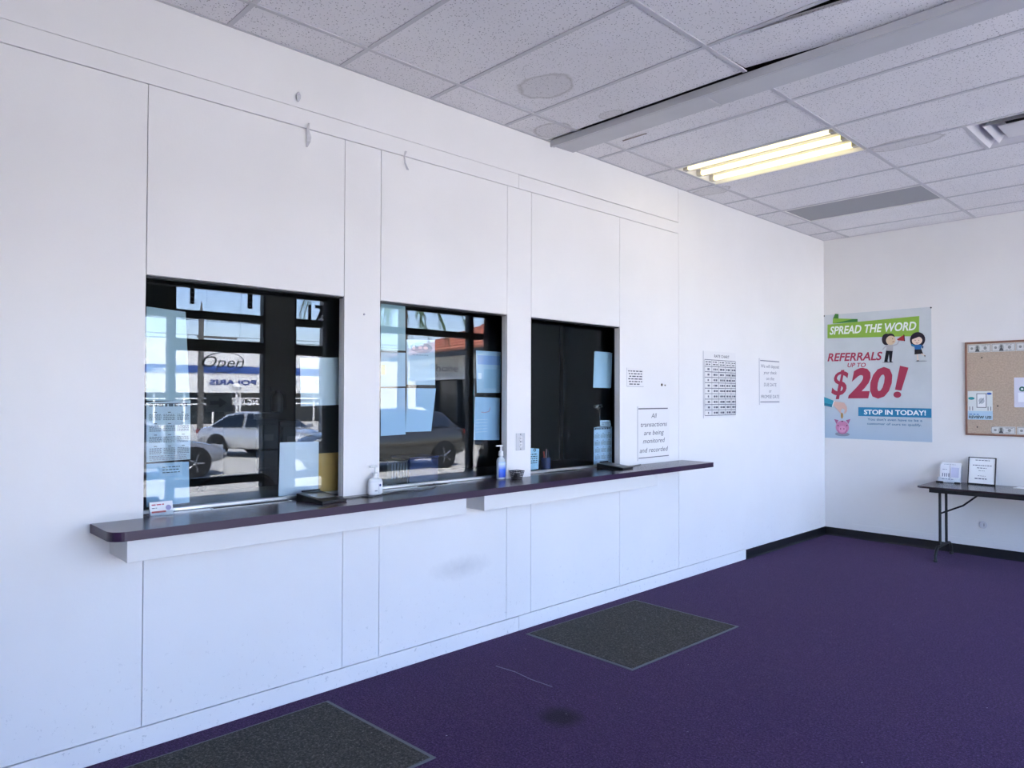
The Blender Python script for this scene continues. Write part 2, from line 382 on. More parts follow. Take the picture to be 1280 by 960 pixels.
for rows in (rowsA, rowsB):
    for i in range(len(rows) - 1):
        for j in range(len(xb) - 1):
            k = FIX.get((round(xb[j], 3), round(rows[i], 3)))
            if k in ('lit', 'off'): continue
            if k == 'vent': tile_obj(xb[j], 2.100, rows[i], rows[i + 1]); continue
            if rows is rowsA and i == len(rows) - 2 and j == 2:
                gm_ = MB(); nx_, ny_ = 8, 4; xa_, xc_, ya_, yc_ = xb[j] + .004, xb[j + 1] - .004, rows[i] + .004, rows[i + 1] - .004      # tile slid askew, leaving a dark wedge
                for dz_ in (0.0, 0.015): gm_.add([(xa_ + (xc_ - xa_) * p / nx_, ya_ + .17 * (p / nx_) + (yc_ - ya_) * q / ny_, CEIL + .002 + dz_ + .014 * (q / ny_) + .006 * (p / nx_)) for q in range(ny_ + 1) for p in range(nx_ + 1)], [(q * (nx_ + 1) + p, q * (nx_ + 1) + p + 1, (q + 1) * (nx_ + 1) + p + 1, (q + 1) * (nx_ + 1) + p) for q in range(ny_) for p in range(nx_)])
                gm_.build('ceiling_tile', M_TILE, ceil); continue
            tile_obj(xb[j], xb[j + 1], rows[i], rows[i + 1])
bw = 0.012
def bar(a, b_): return box('grid_bar', a, b_, M_TBAR, ceil)
for x in xr:
    if x > XS: continue
    bar((x - bw, YF, CEIL - 0.005), (x + bw, 3.625, CEIL + 0.001)); bar((x - bw, 3.90, CEIL - 0.005), (x + bw, YB, CEIL + 0.001))
cm = {}
for rows in (rowsA[1:-1], rowsB[1:-1]):
    for y in rows:
        for j in range(len(xb) - 1):
            a, c = xb[j] + bw, xb[j + 1] - bw; L = round(c - a, 3)
            if L < 0.04: continue
            if L not in cm: o = MB().box((-L / 2, -bw, 0), (L / 2, bw, 0.005)).build('grid_bar', M_TBAR); cm[L] = o.data
            else: o = bpy.data.objects.new('grid_bar', cm[L]); COL.objects.link(o)
            o.parent = ceil; o.location = ((a + c) / 2, y, CEIL - 0.004)
bar((2.088, 5.407, CEIL - 0.004), (2.112, 5.993, CEIL + 0.001))
for a, b_ in (((0, YF, CEIL - 0.003), (0.014, 3.66, CEIL)), ((0, 3.93, CEIL - 0.003), (0.014, YB, CEIL)), ((0.014, YB - 0.014, CEIL - 0.003), (XS, YB, CEIL))): box('wall_angle', a, b_, M_TBAR, ceil)
# dropped header across the ceiling
tb = MB()
prof = [(3.690, 3.350), (3.690, 3.312), (3.698, 3.309), (3.712, 3.318), (3.905, 3.322), (3.912, 3.330), (3.912, 3.350)]
tb.prism([(0.0, p, q) for p, q in prof], (XS, 0, 0))
t1 = struct(tb.build('trim_1', mat('header_trim_paint', 'c6c6c9', 0.45, var=0.05, vscale=3), bevel=0.002), 'dropped metal header strip crossing the ceiling', 'trim')
MB().box((0.0, 3.664, 3.304), (XS, 3.676, 3.350)).build('lip_rail', mat('header_trim_paint'), t1, bevel=0.002)
box('joint_plate', (1.18, 3.705, 3.3125), (1.20, 3.90, 3.3165), mat('header_trim_paint'), t1)
MB().box((0.38, 3.99, 3.3335), (0.58, 4.004, 3.3355)).build('tape_strip', mat('tan_tape', '8b7f76', 0.7), t1)

# lit troffer
def troffer(ya, lit):
    x0_, x1_, y0, y1 = 0.290, 1.483, ya + 0.014, ya + T - 0.014
    lb = 'ceiling light with three glowing yellowish tubes and no cover' if lit else 'unlit ceiling light with flat grey cover'
    t = thing('ceiling_light', lb, 'light', ((x0_ + x1_) / 2, (y0 + y1) / 2, CEIL), None)
    hs = MB(); z0, z1 = CEIL - 0.004, CEIL + 0.060
    hs.box((x0_, y0, z1), (x1_, y1, z1 + 0.005)); hs.box((x0_, y0, z0), (x0_ + 0.006, y1, z1)); hs.box((x1_ - 0.006, y0, z0), (x1_, y1, z1))
    hs.box((x0_, y0, z0), (x1_, y0 + 0.006, z1)); hs.box((x0_, y1 - 0.006, z0), (x1_, y1, z1))
    hs.build('housing', mat('troffer_white', 'e8e6e2', 0.4), t)
    if lit:
        tubem = mat('lamp_tube', 'fff7d8', 0.4, emit=('fff0ac', 0.95)); n = 3; w = (y1 - y0) / n
        for i in range(n):
            yc = y0 + w * (i + 0.5)
            MB().tube([(x0_ + 0.05, yc, CEIL + 0.018), (x1_ - 0.05, yc, CEIL + 0.018)], 0.021, 12).build('lamp_tube', tubem, t, smooth=True)
            for xx in (x0_ + 0.03, x1_ - 0.03): box('lamp_holder', (xx - 0.018, yc - 0.022, CEIL - 0.002), (xx + 0.018, yc + 0.022, CEIL + 0.058), mat('lamp_holder', 'bdb9b2', 0.5), t)
            if i: MB().prism([(x0_ + 0.006, yc - w / 2 - 0.05, CEIL + 0.058), (x0_ + 0.006, yc - w / 2, CEIL + 0.020), (x0_ + 0.006, yc - w / 2 + 0.05, CEIL + 0.058)], (x1_ - x0_ - 0.012, 0, 0)).build('reflector', mat('troffer_reflector', 'd8d2c8', 0.35), t)
    else:
        MB().box((x0_ + 0.006, y0 + 0.006, CEIL + 0.002), (x1_ - 0.006, y1 - 0.006, CEIL + 0.006)).build('cover', mat('grey_diffuser', '9c9da2', 0.6), t)
    for yy in (y0 - 0.008, y1): box('rim', (x0_ - 0.008, yy, CEIL - 0.008), (x1_ + 0.008, yy + 0.008, CEIL - 0.002), mat('troffer_white'), t)
troffer(4.786, True); troffer(6.6144, False)
# stepped air vent
t = thing('air_vent', 'white stepped square air vent in the ceiling', 'vent', (2.407, 5.70, CEIL))
mv = mat('vent_white', 'd8d6da', 0.4)
cx, cyv = 2.407, 5.700
for i, (ro, ri, zo, zi) in enumerate(((0.295, 0.215, -0.004, 0.060), (0.220, 0.140, -0.004, 0.060), (0.150, 0.0, -0.002, 0.018))):
    m = MB(); vs_ = []
    for r, z in ((ro, zo), (ri, zi)):
        vs_ += [(cx - r, cyv - r, CEIL + z), (cx + r, cyv - r, CEIL + z), (cx + r, cyv + r, CEIL + z), (cx - r, cyv + r, CEIL + z)]
    fs = [(k, (k + 1) % 4, (k + 1) % 4 + 4, k + 4) for k in range(4)]
    if ri == 0.0: m.add(vs_[:4], [(0, 1, 2, 3)]); m.add([(a, b_, c + 0.004) for a, b_, c in vs_[:4]], [(0, 1, 2, 3)])
    else: m.add(vs_, fs); m.add([(a, b_, c + 0.004) for a, b_, c in vs_], fs)
    m.build('louvre_ring' if ri else 'centre_plate', mv, t)
box('duct_box', (cx - 0.29, cyv - 0.29, CEIL + 0.075), (cx + 0.29, cyv + 0.29, CEIL + 0.09), mat('vent_dark', '1a1a1d', 0.8), t)

# --- counter windows
wlabels = ['wide counter window of dark reflective glass beside the plain wall end', 'middle counter window of dark reflective glass with many taped sheets', 'counter window of dark glass beside the posted notices']
for i, (ya, yb_) in enumerate(OPEN):
    w = bpy.data.objects.new('window_%d' % (i + 1), None); COL.objects.link(w); w.location = (GX, (ya + yb_) / 2, CT); W[w.name] = Vector(w.location)
    struct(w, wlabels[i], 'window')
    xa, xz = -0.149, -0.046
    E_ = 0.075; y0w, y1w = ya - E_, yb_ + E_
    for q in (y0w - 0.02, y1w): box('frame_stile', (xa, q, CT + 0.0005), (-0.051, q + 0.02, HEAD + 0.07), M_BLACK, w)
    MB().box((-0.0505, ya + 0.0005, CT - 0.0375), (-0.0003, yb_ - 0.0005, CT)).box((-0.152, y0w - 0.02, CT - 0.0375), (-0.0505, y1w + 0.02, CT)).build('sill', M_COUNTER, w)
    box('frame_head', (xa, y0w, HEAD + 0.05), (-0.051, y1w, HEAD + 0.07), M_BLACK, w); box('head_strip', (-0.06, ya + 0.0005, HEAD - 0.007), (-0.010, yb_ - 0.0005, HEAD - 0.0003), M_BLACK, w)  # thin black strip along the underside of each opening's head
    box('glass_pane', (GX - 0.006, y0w, CT + 0.006), (GX, y1w, HEAD + 0.05), M_GLASS, w)
    box('bottom_rail', (GX - 0.022, y0w, CT + 0.0005), (GX - 0.007, y1w, CT + 0.016), M_ALU, w, bevel=0.002)
    box('bottom_rail', (GX + 0.001, y0w, CT + 0.0005), (GX + 0.016, y1w, CT + 0.016), M_ALU, w, bevel=0.002)

# --- counter
c = thing('service_counter', 'long dark purple laminate counter shelf on white boxes under the windows', 'counter', (0, 3.07, 0.88))
y0, y1, dep, r = 0.827, 5.312, 0.305, 0.062
outl = [(0.0025, y0), (dep - r, y0)] + [(dep - r + r * math.sin(a), y0 + r - r * math.cos(a)) for a in [math.pi / 2 * k / 8 for k in range(1, 9)]] + [(dep, y1), (0.0025, y1)]
z0 = CT - 0.038
mbc = MB(); n = len(outl)
mbc.add([(p, q, CT) for p, q in outl], [tuple(range(n))], 0)
mbc.add([(p, q, z0) for p, q in outl], [tuple(range(n - 1, -1, -1))], 1)
mbc.add([(p, q, CT) for p, q in outl] + [(p, q, z0) for p, q in outl], [(i, i + n, (i + 1) % n + n, (i + 1) % n) for i in range(n)], 1)
mbc.build('countertop', [M_COUNTER, M_COUNTEREDGE], c, fixn=False)
for ya, yb_ in ((0.902, 2.694), (2.834, 4.597)):
    m = MB(); m.box((0.0025, ya, 0.880), (0.232, yb_, CT - 0.0385)); m.build('support_box', M_APRON, c, bevel=0.0015)
    box('fascia_board', (0.232, ya - 0.001, 0.880), (0.25, yb_ + 0.001, CT - 0.0385), M_APRON, c, bevel=0.0015)

# ================================================================== STOREFRONT (behind the viewer, mirrored in the glass)
def yy(u, v=420): return rf(u, v, XS).y
def zz(u, v): return rf(u, v, XS).z
M_SF = mat('storefront_frame', '3b3d3c', 0.5); M_CREAM = mat('cream_sill', 'e3dcc6', 0.6); M_EXT = mat('stucco', 'c9c2b4', 0.85, var=0.08)
STEM, SHEAD = 0.22, 3.06
pB0, pB1 = yy(223, 400), yy(328, 400); pier1 = yy(373, 400); pC1 = yy(417, 400); pD0 = pC1 + 0.16; pD1 = yy(586); pE0 = yy(594); pE1 = min(yy(621), YB - 0.03)
wr = MB()
wr.box((XS, YF - 0.15, 0), (XS + 0.16, YB + 0.15, STEM - 0.03)); wr.box((XS, YF - 0.15, SHEAD), (XS + 0.16, YB + 0.15, 4.1))
wr.box((XS, YF - 0.15, STEM - 0.03), (XS + 0.16, -0.55, SHEAD)); wr.box((XS, pB1 + 0.05, STEM - 0.03), (XS + 0.16, pier1 - 0.05, SHEAD)); wr.box((XS, pE1, STEM - 0.03), (XS + 0.16, YB + 0.15, SHEAD))
struct(wr.build('wall_right', M_EXT), 'storefront wall with tall shop windows', 'wall')
struct(box('trim_3', (XS - 0.06, -0.5, STEM - 0.03), (XS + 0.2, YB, STEM), M_CREAM), 'cream window ledge along the storefront', 'trim')
zt1a, zt1b, zt2a, zt2b = zz(250, 398), zz(250, 388), zz(250, 438.5), zz(250, 424)
panes = [(-0.5, pB0 - 0.10, 't1'), (pB0 - 0.02, pB1 + 0.02, 't12'), (pier1 - 0.02, pC1 + 0.02, 't12'), (pD0, pD1 + 0.02, 't1'), (pE0 - 0.02, pE1, 't1')]
for i, (ya, yb_, tr) in enumerate(panes):
    w = bpy.data.objects.new('window_%d' % (i + 4), None); COL.objects.link(w); w.location = (XS + 0.05, (ya + yb_) / 2, STEM); W[w.name] = Vector(w.location)
    struct(w, 'tall shop window facing the car park', 'window')
    fx0, fx1, fw = XS + 0.01, XS + 0.11, 0.05
    box('mullion', (fx0, ya - fw, STEM), (fx1, ya, SHEAD), M_SF, w); box('mullion', (fx0, yb_, STEM), (fx1, yb_ + (fw if yb_ < YB - 0.2 else 0.02), SHEAD), M_SF, w)
    box('transom', (fx0, ya, zt1a), (fx1, yb_, zt1b), M_SF, w); box('sill_rail', (fx0, ya, STEM), (fx1, yb_, STEM + 0.05), M_SF, w)
    if tr == 't12': box('push_rail', (fx0, ya, 0.455), (fx1, yb_, 0.55), M_SF, w)
    if tr == 't12': box('transom', (fx0, ya, zt2a), (fx1, yb_, zt2b), M_SF, w)
    top = zt1a if i == 0 else SHEAD
    box('glass_pane', (XS + 0.055, ya, STEM + 0.05), (XS + 0.061, yb_, top), M_SHOPGLASS, w)
    if i == 0: box('dark_transom_board', (XS + 0.05, ya, zt1b), (XS + 0.06, yb_, SHEAD), M_SF, w)
# ================================================================== TELLER ROOM behind the glass
struct(box('wall_rear', (-3.15, -1.2, 0), (-3.0, YB + 0.1, 3.6), M_DARKW), 'dark wall at the back of the teller room', 'wall')
struct(box('wall_rear_near', (-3.0, -1.2, 0), (-0.15, -1.05, 3.6), M_DARKW), 'dark end wall of the teller room', 'wall')
struct(box('wall_rear_far', (-3.0, YB, 0), (-0.15, YB + 0.1, 3.6), M_DARKW), 'dark far end wall of the teller room', 'wall')
struct(box('ceiling_rear', (-3.0, -1.05, 2.75), (-0.15, YB, 2.80), mat('dark_teller_ceiling', '5a5c5b', 0.9)), 'dark ceiling of the teller room', 'ceiling')
d = thing('teller_desk', 'long dark desk running behind the counter glass', 'desk', (-0.45, 2.8, 0))
box('desktop', (-0.80, 0.75, CT - 0.05), (-0.155, 4.75, CT - 0.012), mat('desk_navy', '23252e', 0.3), d, bevel=0.003)
for y in (0.85, 2.15, 3.4, 4.65): box('side_panel', (-0.78, y - 0.01, 0), (-0.17, y + 0.01, CT - 0.05), mat('desk_dark', '1b1c20', 0.5), d)
# door in the rear wall
p0, p1 = px(702, 480, 0, -2.98).y, px(763, 480, 0, -2.98).y
dr = bpy.data.objects.new('door_1', None); COL.objects.link(dr); dr.location = (-2.98, (p0 + p1) / 2, 0); W['door_1'] = Vector(dr.location); struct(dr, 'dark grey door at the back of the teller room', 'door')
box('door_leaf', (-2.999, p0, 0), (-2.96, p1, 2.7), mat('dark_grey_door', 'b4babd', 0.45, var=0.06, vscale=1.2), dr)
box('door_jamb', (-2.999, p0 - 0.07, 0), (-2.95, p0, 2.72), mat('door_jamb', '1c201a', 0.6), dr)
MB().tube([(-2.96, p1 - 0.1, 1.0), (-2.92, p1 - 0.1, 1.0), (-2.92, p1 - 0.22, 1.0)], 0.012).build('door_handle', M_ALU, dr, smooth=True)
# vertical blind slats left of the door
q0 = px(664, 480, 0, -2.95).y - 0.5
vb = thing('vertical_blind', 'dark green vertical blind beside the grey door', 'blind', (-2.95, q0, 0.4))
k = 0; y = q0
while y < p0 - 0.14:
    MB().prism([(-2.99, y, 0.3), (-2.94, y + 0.075, 0.3), (-2.938, y + 0.073, 0.3), (-2.988, y - 0.002, 0.3)], (0, 0, 2.35)).build('blind_slat', mat('blind_green', '5a6250', 0.7), vb); y += 0.085
# filing cabinets
def cabinet(u0, u1, vt, X, label, nd=4):
    ya, yb_ = px(u0, 500, 0, X).y, px(u1, 500, 0, X).y; zt = px((u0 + u1) / 2, vt, 0, X).z
    t = thing('filing_cabinet', label, 'cabinet', (X - 0.3, (ya + yb_) / 2, 0)); mc = mat('cabinet_green_grey', '33363a', 0.5)
    box('body', (X - 0.62, ya, 0), (X - 0.02, yb_, zt), mc, t, bevel=0.004)
    h = (zt - 0.06) / nd
    for i in range(nd):
        z = 0.03 + h * i; dw = box('drawer', (X - 0.019, ya + 0.012, z + 0.008), (X, yb_ - 0.012, z + h - 0.008), mc, t, bevel=0.003); yc = (ya + yb_) / 2
        box('label_holder', (X, yc - 0.035, z + h * 0.62), (X + 0.004, yc + 0.035, z + h * 0.62 + 0.045), mat('label_dim', '55585a', 0.5), dw)
        MB().tube([(X, yc - 0.06, z + h * 0.42), (X + 0.025, yc - 0.055, z + h * 0.42), (X + 0.025, yc + 0.055, z + h * 0.42), (X, yc + 0.06, z + h * 0.42)], 0.006).build('handle', M_PLASTB, dw)
    return t, zt, ya, yb_
t, zt, ya, yb_ = cabinet(322, 350, 524, -1.6, 'grey filing cabinet under the fire extinguisher')
cabinet(351.5, 378, 527, -1.6, 'grey filing cabinet beside the taped white sheet')
box('cabinet_topper', (-2.15, ya - 0.02, zt + 0.002), (-1.62, yb_ - 0.02, zt + 0.045), M_PLASTB).name = 'flat_box'
tag(bpy.data.objects['flat_box'], 'flat black box lying on the filing cabinet', 'box')
fe = px(351, 505, 0, -1.66); fy = fe.y
t = thing('fire_extinguisher', 'small dark fire extinguisher standing on the filing cabinets', 'extinguisher', (-1.75, fy, zt + 0.005))
zb = zt + 0.046
MB().lathe((-1.72, fy, zb), [(0.03, 0), (0.042, 0.008), (0.043, 0.11), (0.034, 0.135), (0.014, 0.15), (0.014, 0.165)], 18).build('cylinder', mat('extinguisher_dark', '3a3f3c', 0.35), t, smooth=True)
MB().box((-1.735, fy - 0.05, zb + 0.165), (-1.705, fy + 0.03, zb + 0.175)).box((-1.73, fy - 0.055, zb + 0.183), (-1.71, fy + 0.02, zb + 0.190)).build('lever', M_PLASTB, t)
MB().tube([(-1.72, fy + 0.02, zb + 0.16), (-1.71, fy + 0.06, zb + 0.14), (-1.70, fy + 0.062, zb + 0.03)], 0.007).build('hose', M_PLASTB, t)
# teller chair
cyc = px(298, 600, 0, -1.05).y; zc = px(298, 592, 0, -1.05).z
t = thing('office_chair', 'black office chair with rounded back behind the glass', 'chair', (-1.05, cyc, 0))
MB().prism([(-1.02, cyc + 0.26 * math.copysign(abs(math.cos(a)) ** 0.55, math.cos(a)), zc - 0.26 + 0.26 * math.copysign(abs(math.sin(a)) ** 0.55, math.sin(a))) for a in [2 * math.pi * k / 28 for k in range(28)]], (-0.07, 0, 0)).build('backrest', mat('black_fabric', '0e0e10', 0.9), t, bevel=0.02)
MB().lathe((-1.28, cyc, 0.44), [(0.2, 0), (0.25, 0.02), (0.25, 0.06), (0.2, 0.08)], 20).build('seat', mat('black_fabric'), t, smooth=True)
MB().tube([(-1.28, cyc, 0.05), (-1.28, cyc, 0.44)], 0.025).build('column', M_PLASTB, t)
MB().tube([(-1.2, cyc, 0.46), (-1.09, cyc, 0.5), (-1.085, cyc, zc - 0.35)], 0.018).build('back_support', M_PLASTB, t)
for a in range(5):
    an = a * 2 * math.pi / 5; MB().tube([(-1.28, cyc, 0.07), (-1.28 + 0.27 * math.cos(an), cyc + 0.27 * math.sin(an), 0.045)], 0.016).build('base_arm', M_PLASTB, t)
    MB().lathe((-1.28 + 0.27 * math.cos(an), cyc + 0.27 * math.sin(an), 0.0), [(0.02, 0), (0.026, 0.012), (0.026, 0.03), (0.015, 0.042)], 10).build('caster', M_PLASTB, t)

# --- sheets taped to the inner side of the glass
SX = GX - 0.0075
def sheet(name, label, cat, corners, c='eef0f0', pr=None, group=None, X=SX, th=0.0006):
    """corners in photo pixels (top left, top right, bottom right, bottom left), on the plane x = X"""
    pts = [px(u, v, 0, X) for u, v in corners]
    lo = CT + (0.018 if X > GX - 0.03 else 0.0)
    for p in pts: p.z = max(p.z, lo)
    o = thing(name, label, cat, ((pts[2] + pts[3]) / 2), group)
    MB().prism(pts, (-th, 0, 0)).build('sheet', ink(c), o)
    if pr:
        P = Print((X, 0, 0), (0, 1, 0), (0, 0, 1)); y0, y1 = pts[3].y, pts[2].y; z0, z1 = pts[3].z, pts[0].z
        pr(P, y0, y1, z0, z1); P.build('print', o)
    return o
def calendar(P, y0, y1, z0, z1):
    w, h = y1 - y0, z1 - z0
    P.greek(y0 + 0.05 * w, y1 - 0.05 * w, z1 - 0.07 * h, 0.012, '50565c', 0.02)
    for r in range(4):
        for c in range(3):
            a, bb = y0 + w * (0.05 + 0.315 * c), z1 - h * (0.30 + 0.19 * r)
            P.rect(a + 0.1 * w, bb + 0.125 * h, a + 0.17 * w, bb + 0.135 * h, '30363c')
            for k in range(5): P.greek(a, a + w * 0.27, bb + 0.022 * h * k, 0.003, '737a80', 0.008)
    for k in range(3): P.greek(y0 + 0.05 * w, y1 - 0.1 * w, z0 + 0.03 * h + 0.03 * h * k, 0.003, '8a9096', 0.012)
    P.line([(y0 + 0.02 * w, z1 - 0.02 * h), (y1 - 0.02 * w, z1 - 0.02 * h)], 0.003, '50565c')
def lines3(P, y0, y1, z0, z1):
    for k in range(3): P.greek(y0 + 0.1 * (y1 - y0), y1 - 0.12 * (y1 - y0), z1 - (z1 - z0) * (0.35 + 0.2 * k), 0.004, '3a4046', 0.012)
def border(c):
    def f(P, y0, y1, z0, z1): P.line([(y0 + .004, z0 + .004), (y1 - .004, z0 + .004), (y1 - .004, z1 - .004), (y0 + .004, z1 - .004), (y0 + .004, z0 + .004)], 0.003, c)
    return f
def hearts(P, y0, y1, z0, z1):
    yc, zc_ = (y0 + y1) / 2 - 0.02, (z0 + z1) / 2
    P.line([(yc, zc_ - 0.014), (yc - 0.014, zc_ + 0.002), (yc - 0.007, zc_ + 0.012), (yc, zc_ + 0.004), (yc + 0.007, zc_ + 0.012), (yc + 0.014, zc_ + 0.002), (yc, zc_ - 0.014)], 0.0015, '8fa4b4')
sheet('window_film', 'pale translucent sheet covering upper part of the first window', 'sheet', [(183, 383), (232, 390), (237, 501), (183, 501)], 'b9cdd0')
sheet('calendar_sheet', 'printed year calendar sheet taped above the blue card', 'calendar', [(183, 503), (238, 500), (238, 574), (183, 578)], 'd9e4e8', calendar)
o = sheet('blue_card', 'pale blue card with small note below the calendar sheet', 'card', [(183, 580), (236, 577), (237, 628), (183, 634)], 'b9d6ea')
sheet('small_note', 'small white note taped on the blue card', 'note', [(200, 579), (228, 577), (228, 594), (200, 596)], 'c9dfee', lines3, X=SX + 0.0006)
sheet('white_notice', 'white sheet taped over the filing cabinets', 'sheet', [(375, 447), (423, 447), (424, 506), (376, 508)], 'e4ecec', hearts)
sheet('white_board', 'plain pale board standing against the glass behind the signature pad', 'board', [(350, 553), (398.5, 552), (398, 624), (348, 624)], 'f0f3f6', X=GX - 0.03, th=0.003)
sheet('manila_envelope', 'tan manila envelope propped beside the pale board', 'envelope', [(397, 567), (423, 565.5), (422, 618), (397, 620)], 'd6a95c', X=GX - 0.035, th=0.002)
# middle window
def logo(P, y0, y1, z0, z1):
    P.ell((y0 + y1) / 2, z1 - 0.045, 0.085, 0.032, '9fc0d0'); P.ell(y0 + 0.05, z1 - 0.045, 0.012, 0.012, 'f4f4f4')
    P.rect(y0 + 0.085, z1 - 0.052, y0 + 0.11, z1 - 0.036, 'f4f4f4'); P.ell(y0 + 0.14, z1 - 0.044, 0.017, 0.009, 'f4f4f4')
    P.greek(y0 + 0.04, y1 - 0.05, z1 - 0.092, 0.006, '9db4c4', 0.02)
gs = 'sheets taped inside the middle window'
sheet('taped_sheet', 'pale green-blue sheet at the top corner of the middle window', 'sheet', [(476, 377), (506.5, 380), (507, 438.5), (476, 437)], 'b5cfd2')
sheet('taped_sheet', 'pale sheet with yellow square taped in the middle window', 'sheet', [(476, 440), (507, 441), (507, 483), (476, 483.5)], 'c4dcea', lambda P, a, b, c_, d_: P.rect(a + .002, c_ + .07, a + .03, c_ + .13, 'e4dca0'))
sheet('taped_sheet', 'plain pale blue lowest left sheet in the middle window', 'sheet', [(476, 485.5), (506.5, 485), (507, 543), (476, 545)], 'bcd9ee')
sheet('taped_sheet', 'white sheet with oval emblem in the middle window', 'sheet', [(508, 424.5), (543.5, 425), (544, 481.5), (508.5, 481)], 'd2e4ee', logo)
sheet('taped_sheet', 'tilted pale blue sheet under the emblem sheet', 'sheet', [(508.5, 485), (545, 485.5), (539, 539), (507, 540)], 'c0dcf0')
def bluehead(P, y0, y1, z0, z1):
    P.rect(y0 + .004, z1 - 0.09, y1 - .004, z1 - 0.03, '9ab8e4'); P.rect(y0 + .06, z0 + .03, y1 - .03, z1 - .12, 'a8cbe0'); P.rect(y0 + .01, z0 + .09, y0 + .04, z0 + .13, 'eef3f6')
sheet('taped_sheet', 'pale sheet with blue band taped beside the window jamb', 'sheet', [(595, 438), (626, 440), (625.5, 491), (596, 491)], 'bcd6e6', bluehead)
def redmark(P, y0, y1, z0, z1):
    yc, zc_ = (y0 + y1) / 2, (z0 + z1) / 2 + 0.04
    P.line([(yc - 0.05, zc_), (yc - 0.02, zc_ - .004), (yc + 0.02, zc_ + .004), (yc + .03, zc_ + 0.03)], 0.004, 'c88a96')
    for k in range(5): P.line([(y0 + .02, z0 + .05 + .02 * k), (y0 + .12, z0 + .052 + .02 * k)], .003, 'e4eef6')
sheet('taped_sheet', 'pale blue sheet with small red mark above the sanitiser bottle', 'sheet', [(594, 496), (625, 497.5), (624.5, 550), (592, 550)], 'b4d4ec', redmark)
def desk_box(name, label, cat, u0, u1, vt, X, dep, m, parts=None):
    ya, yb_ = px(u0, 590, 0, X).y, px(u1, 590, 0, X).y; z1 = px((u0 + u1) / 2, vt, 0, X).z; z0_ = CT - 0.012
    t = thing(name, label, cat, (X - dep / 2, (ya + yb_) / 2, z0_)); box('body', (X - dep, ya, z0_ + 0.0005), (X, yb_, z1), m, t, bevel=0.006)
    return t, ya, yb_, z0_, z1
t, ya, yb_, z0_, z1 = desk_box('desk_organizer', 'black slotted organizer standing inside the middle window', 'organizer', 484, 510, 575, -0.30, 0.12, M_PLASTB)
for i in range(6): box('divider', (-0.299, ya + 0.03 + i * 0.022, z0_ + 0.04), (-0.294, ya + 0.036 + i * 0.022, z1 - 0.02), mat('grey_plastic', '8a8d92', 0.5), t)
t, ya, yb_, z0_, z1 = desk_box('storage_box', 'navy blue box beside the black organizer', 'box', 512, 548, 573, -0.30, 0.2, mat('navy_plastic', '1a2c5a', 0.5))
box('lid', (-0.505, ya - 0.004, z1), (-0.295, yb_ + 0.004, z1 + 0.012), mat('navy_plastic'), t, bevel=0.003)
# third window
sheet('taped_sheet', 'plain pale blue sheet taped high in the third window', 'sheet', [(743, 439), (765.5, 441), (764, 485), (741.5, 484.5)], 'c4e0f0')
sheet('calendar_sheet', 'calendar sheet standing behind glass next to the signature pad', 'calendar', [(742.5, 534), (765, 533), (765, 582), (742, 583)], 'c8e0f0', calendar)
sheet('small_card', 'small white card just above the standing calendar sheet', 'card', [(750, 525.5), (763, 525), (764, 532), (750.5, 532.5)], 'd0e4ee', lines3)
wc = px(747.5, 508, 0, GX - 0.03)
t = thing('webcam', 'small silver webcam with cord on the third window', 'camera', wc)
MB().tube([(wc.x, wc.y - 0.04, wc.z), (wc.x, wc.y + 0.04, wc.z)], 0.013, 12).build('body', M_ALU, t, smooth=True)
MB().lathe((wc.x + 0.005, wc.y + 0.012, wc.z), [(0.009, 0), (0.009, 0.012)], 12, axis='x').build('lens', M_PLASTB, t)
MB().box((GX - 0.0065, wc.y - 0.012, wc.z - 0.01), (wc.x, wc.y + 0.012, wc.z + 0.01)).build('mount', M_PLASTB, t)
MB().tube([(wc.x - .004, wc.y + .02, wc.z), (wc.x, wc.y + 0.03, wc.z - 0.1), (wc.x - .01, wc.y + 0.0, wc.z - 0.25), (wc.x - .02, wc.y + 0.02, CT - 0.005)], 0.003, 6).build('cord', M_PLASTB, t)
def badge(P, y0, y1, z0, z1):
    P.ell((y0 + y1) / 2 + 0.01, z1 - 0.018, 0.014, 0.010, '20262c'); P.ell((y0 + y1) / 2 + 0.01, z1 - 0.018, 0.007, 0.005, 'c8e0f0')
    for k in range(5): P.greek(y0 + 0.01, y1 - 0.012, z1 - 0.05 - 0.015 * k, 0.006, '28303a', 0.02)
sheet('small_sign', 'small pale sign with round emblem beside the pen cup', 'sign', [(661, 560), (674, 561), (673, 586), (661, 588)], 'b8dcea', badge)
pc_ = px(682, 586, 2, CT - 0.012); pc_ = px(682, 575, 0, -0.20)
t = thing('pen_cup', 'dark blue pen cup with red pen inside the third window', 'cup', (-0.20, pc_.y, CT - 0.0115))
MB().lathe((-0.20, pc_.y, CT - 0.0115), [(0.032, 0), (0.036, 0.004), (0.037, 0.105), (0.033, 0.105), (0.031, 0.012)], 20).build('cup', mat('navy_plastic'), t, smooth=True)
for i, (dy, dx, hh, c_) in enumerate(((-0.012, 0, 0.15, 'd06050'), (0.012, 0.01, 0.16, '303034'), (0.016, -0.01, 0.165, 'c8a0a0'), (0.0, -0.012, 0.14, '404a78'))):
    MB().tube([(-0.20 + dx * .4, pc_.y + dy * .4, CT + 0.003), (-0.20 + dx * 1.6, pc_.y + dy * 1.6, CT + hh - 0.012)], 0.005, 8).build('pen', ink(c_), t)

# ================================================================== ON THE COUNTER
Z = CT + 0.0004
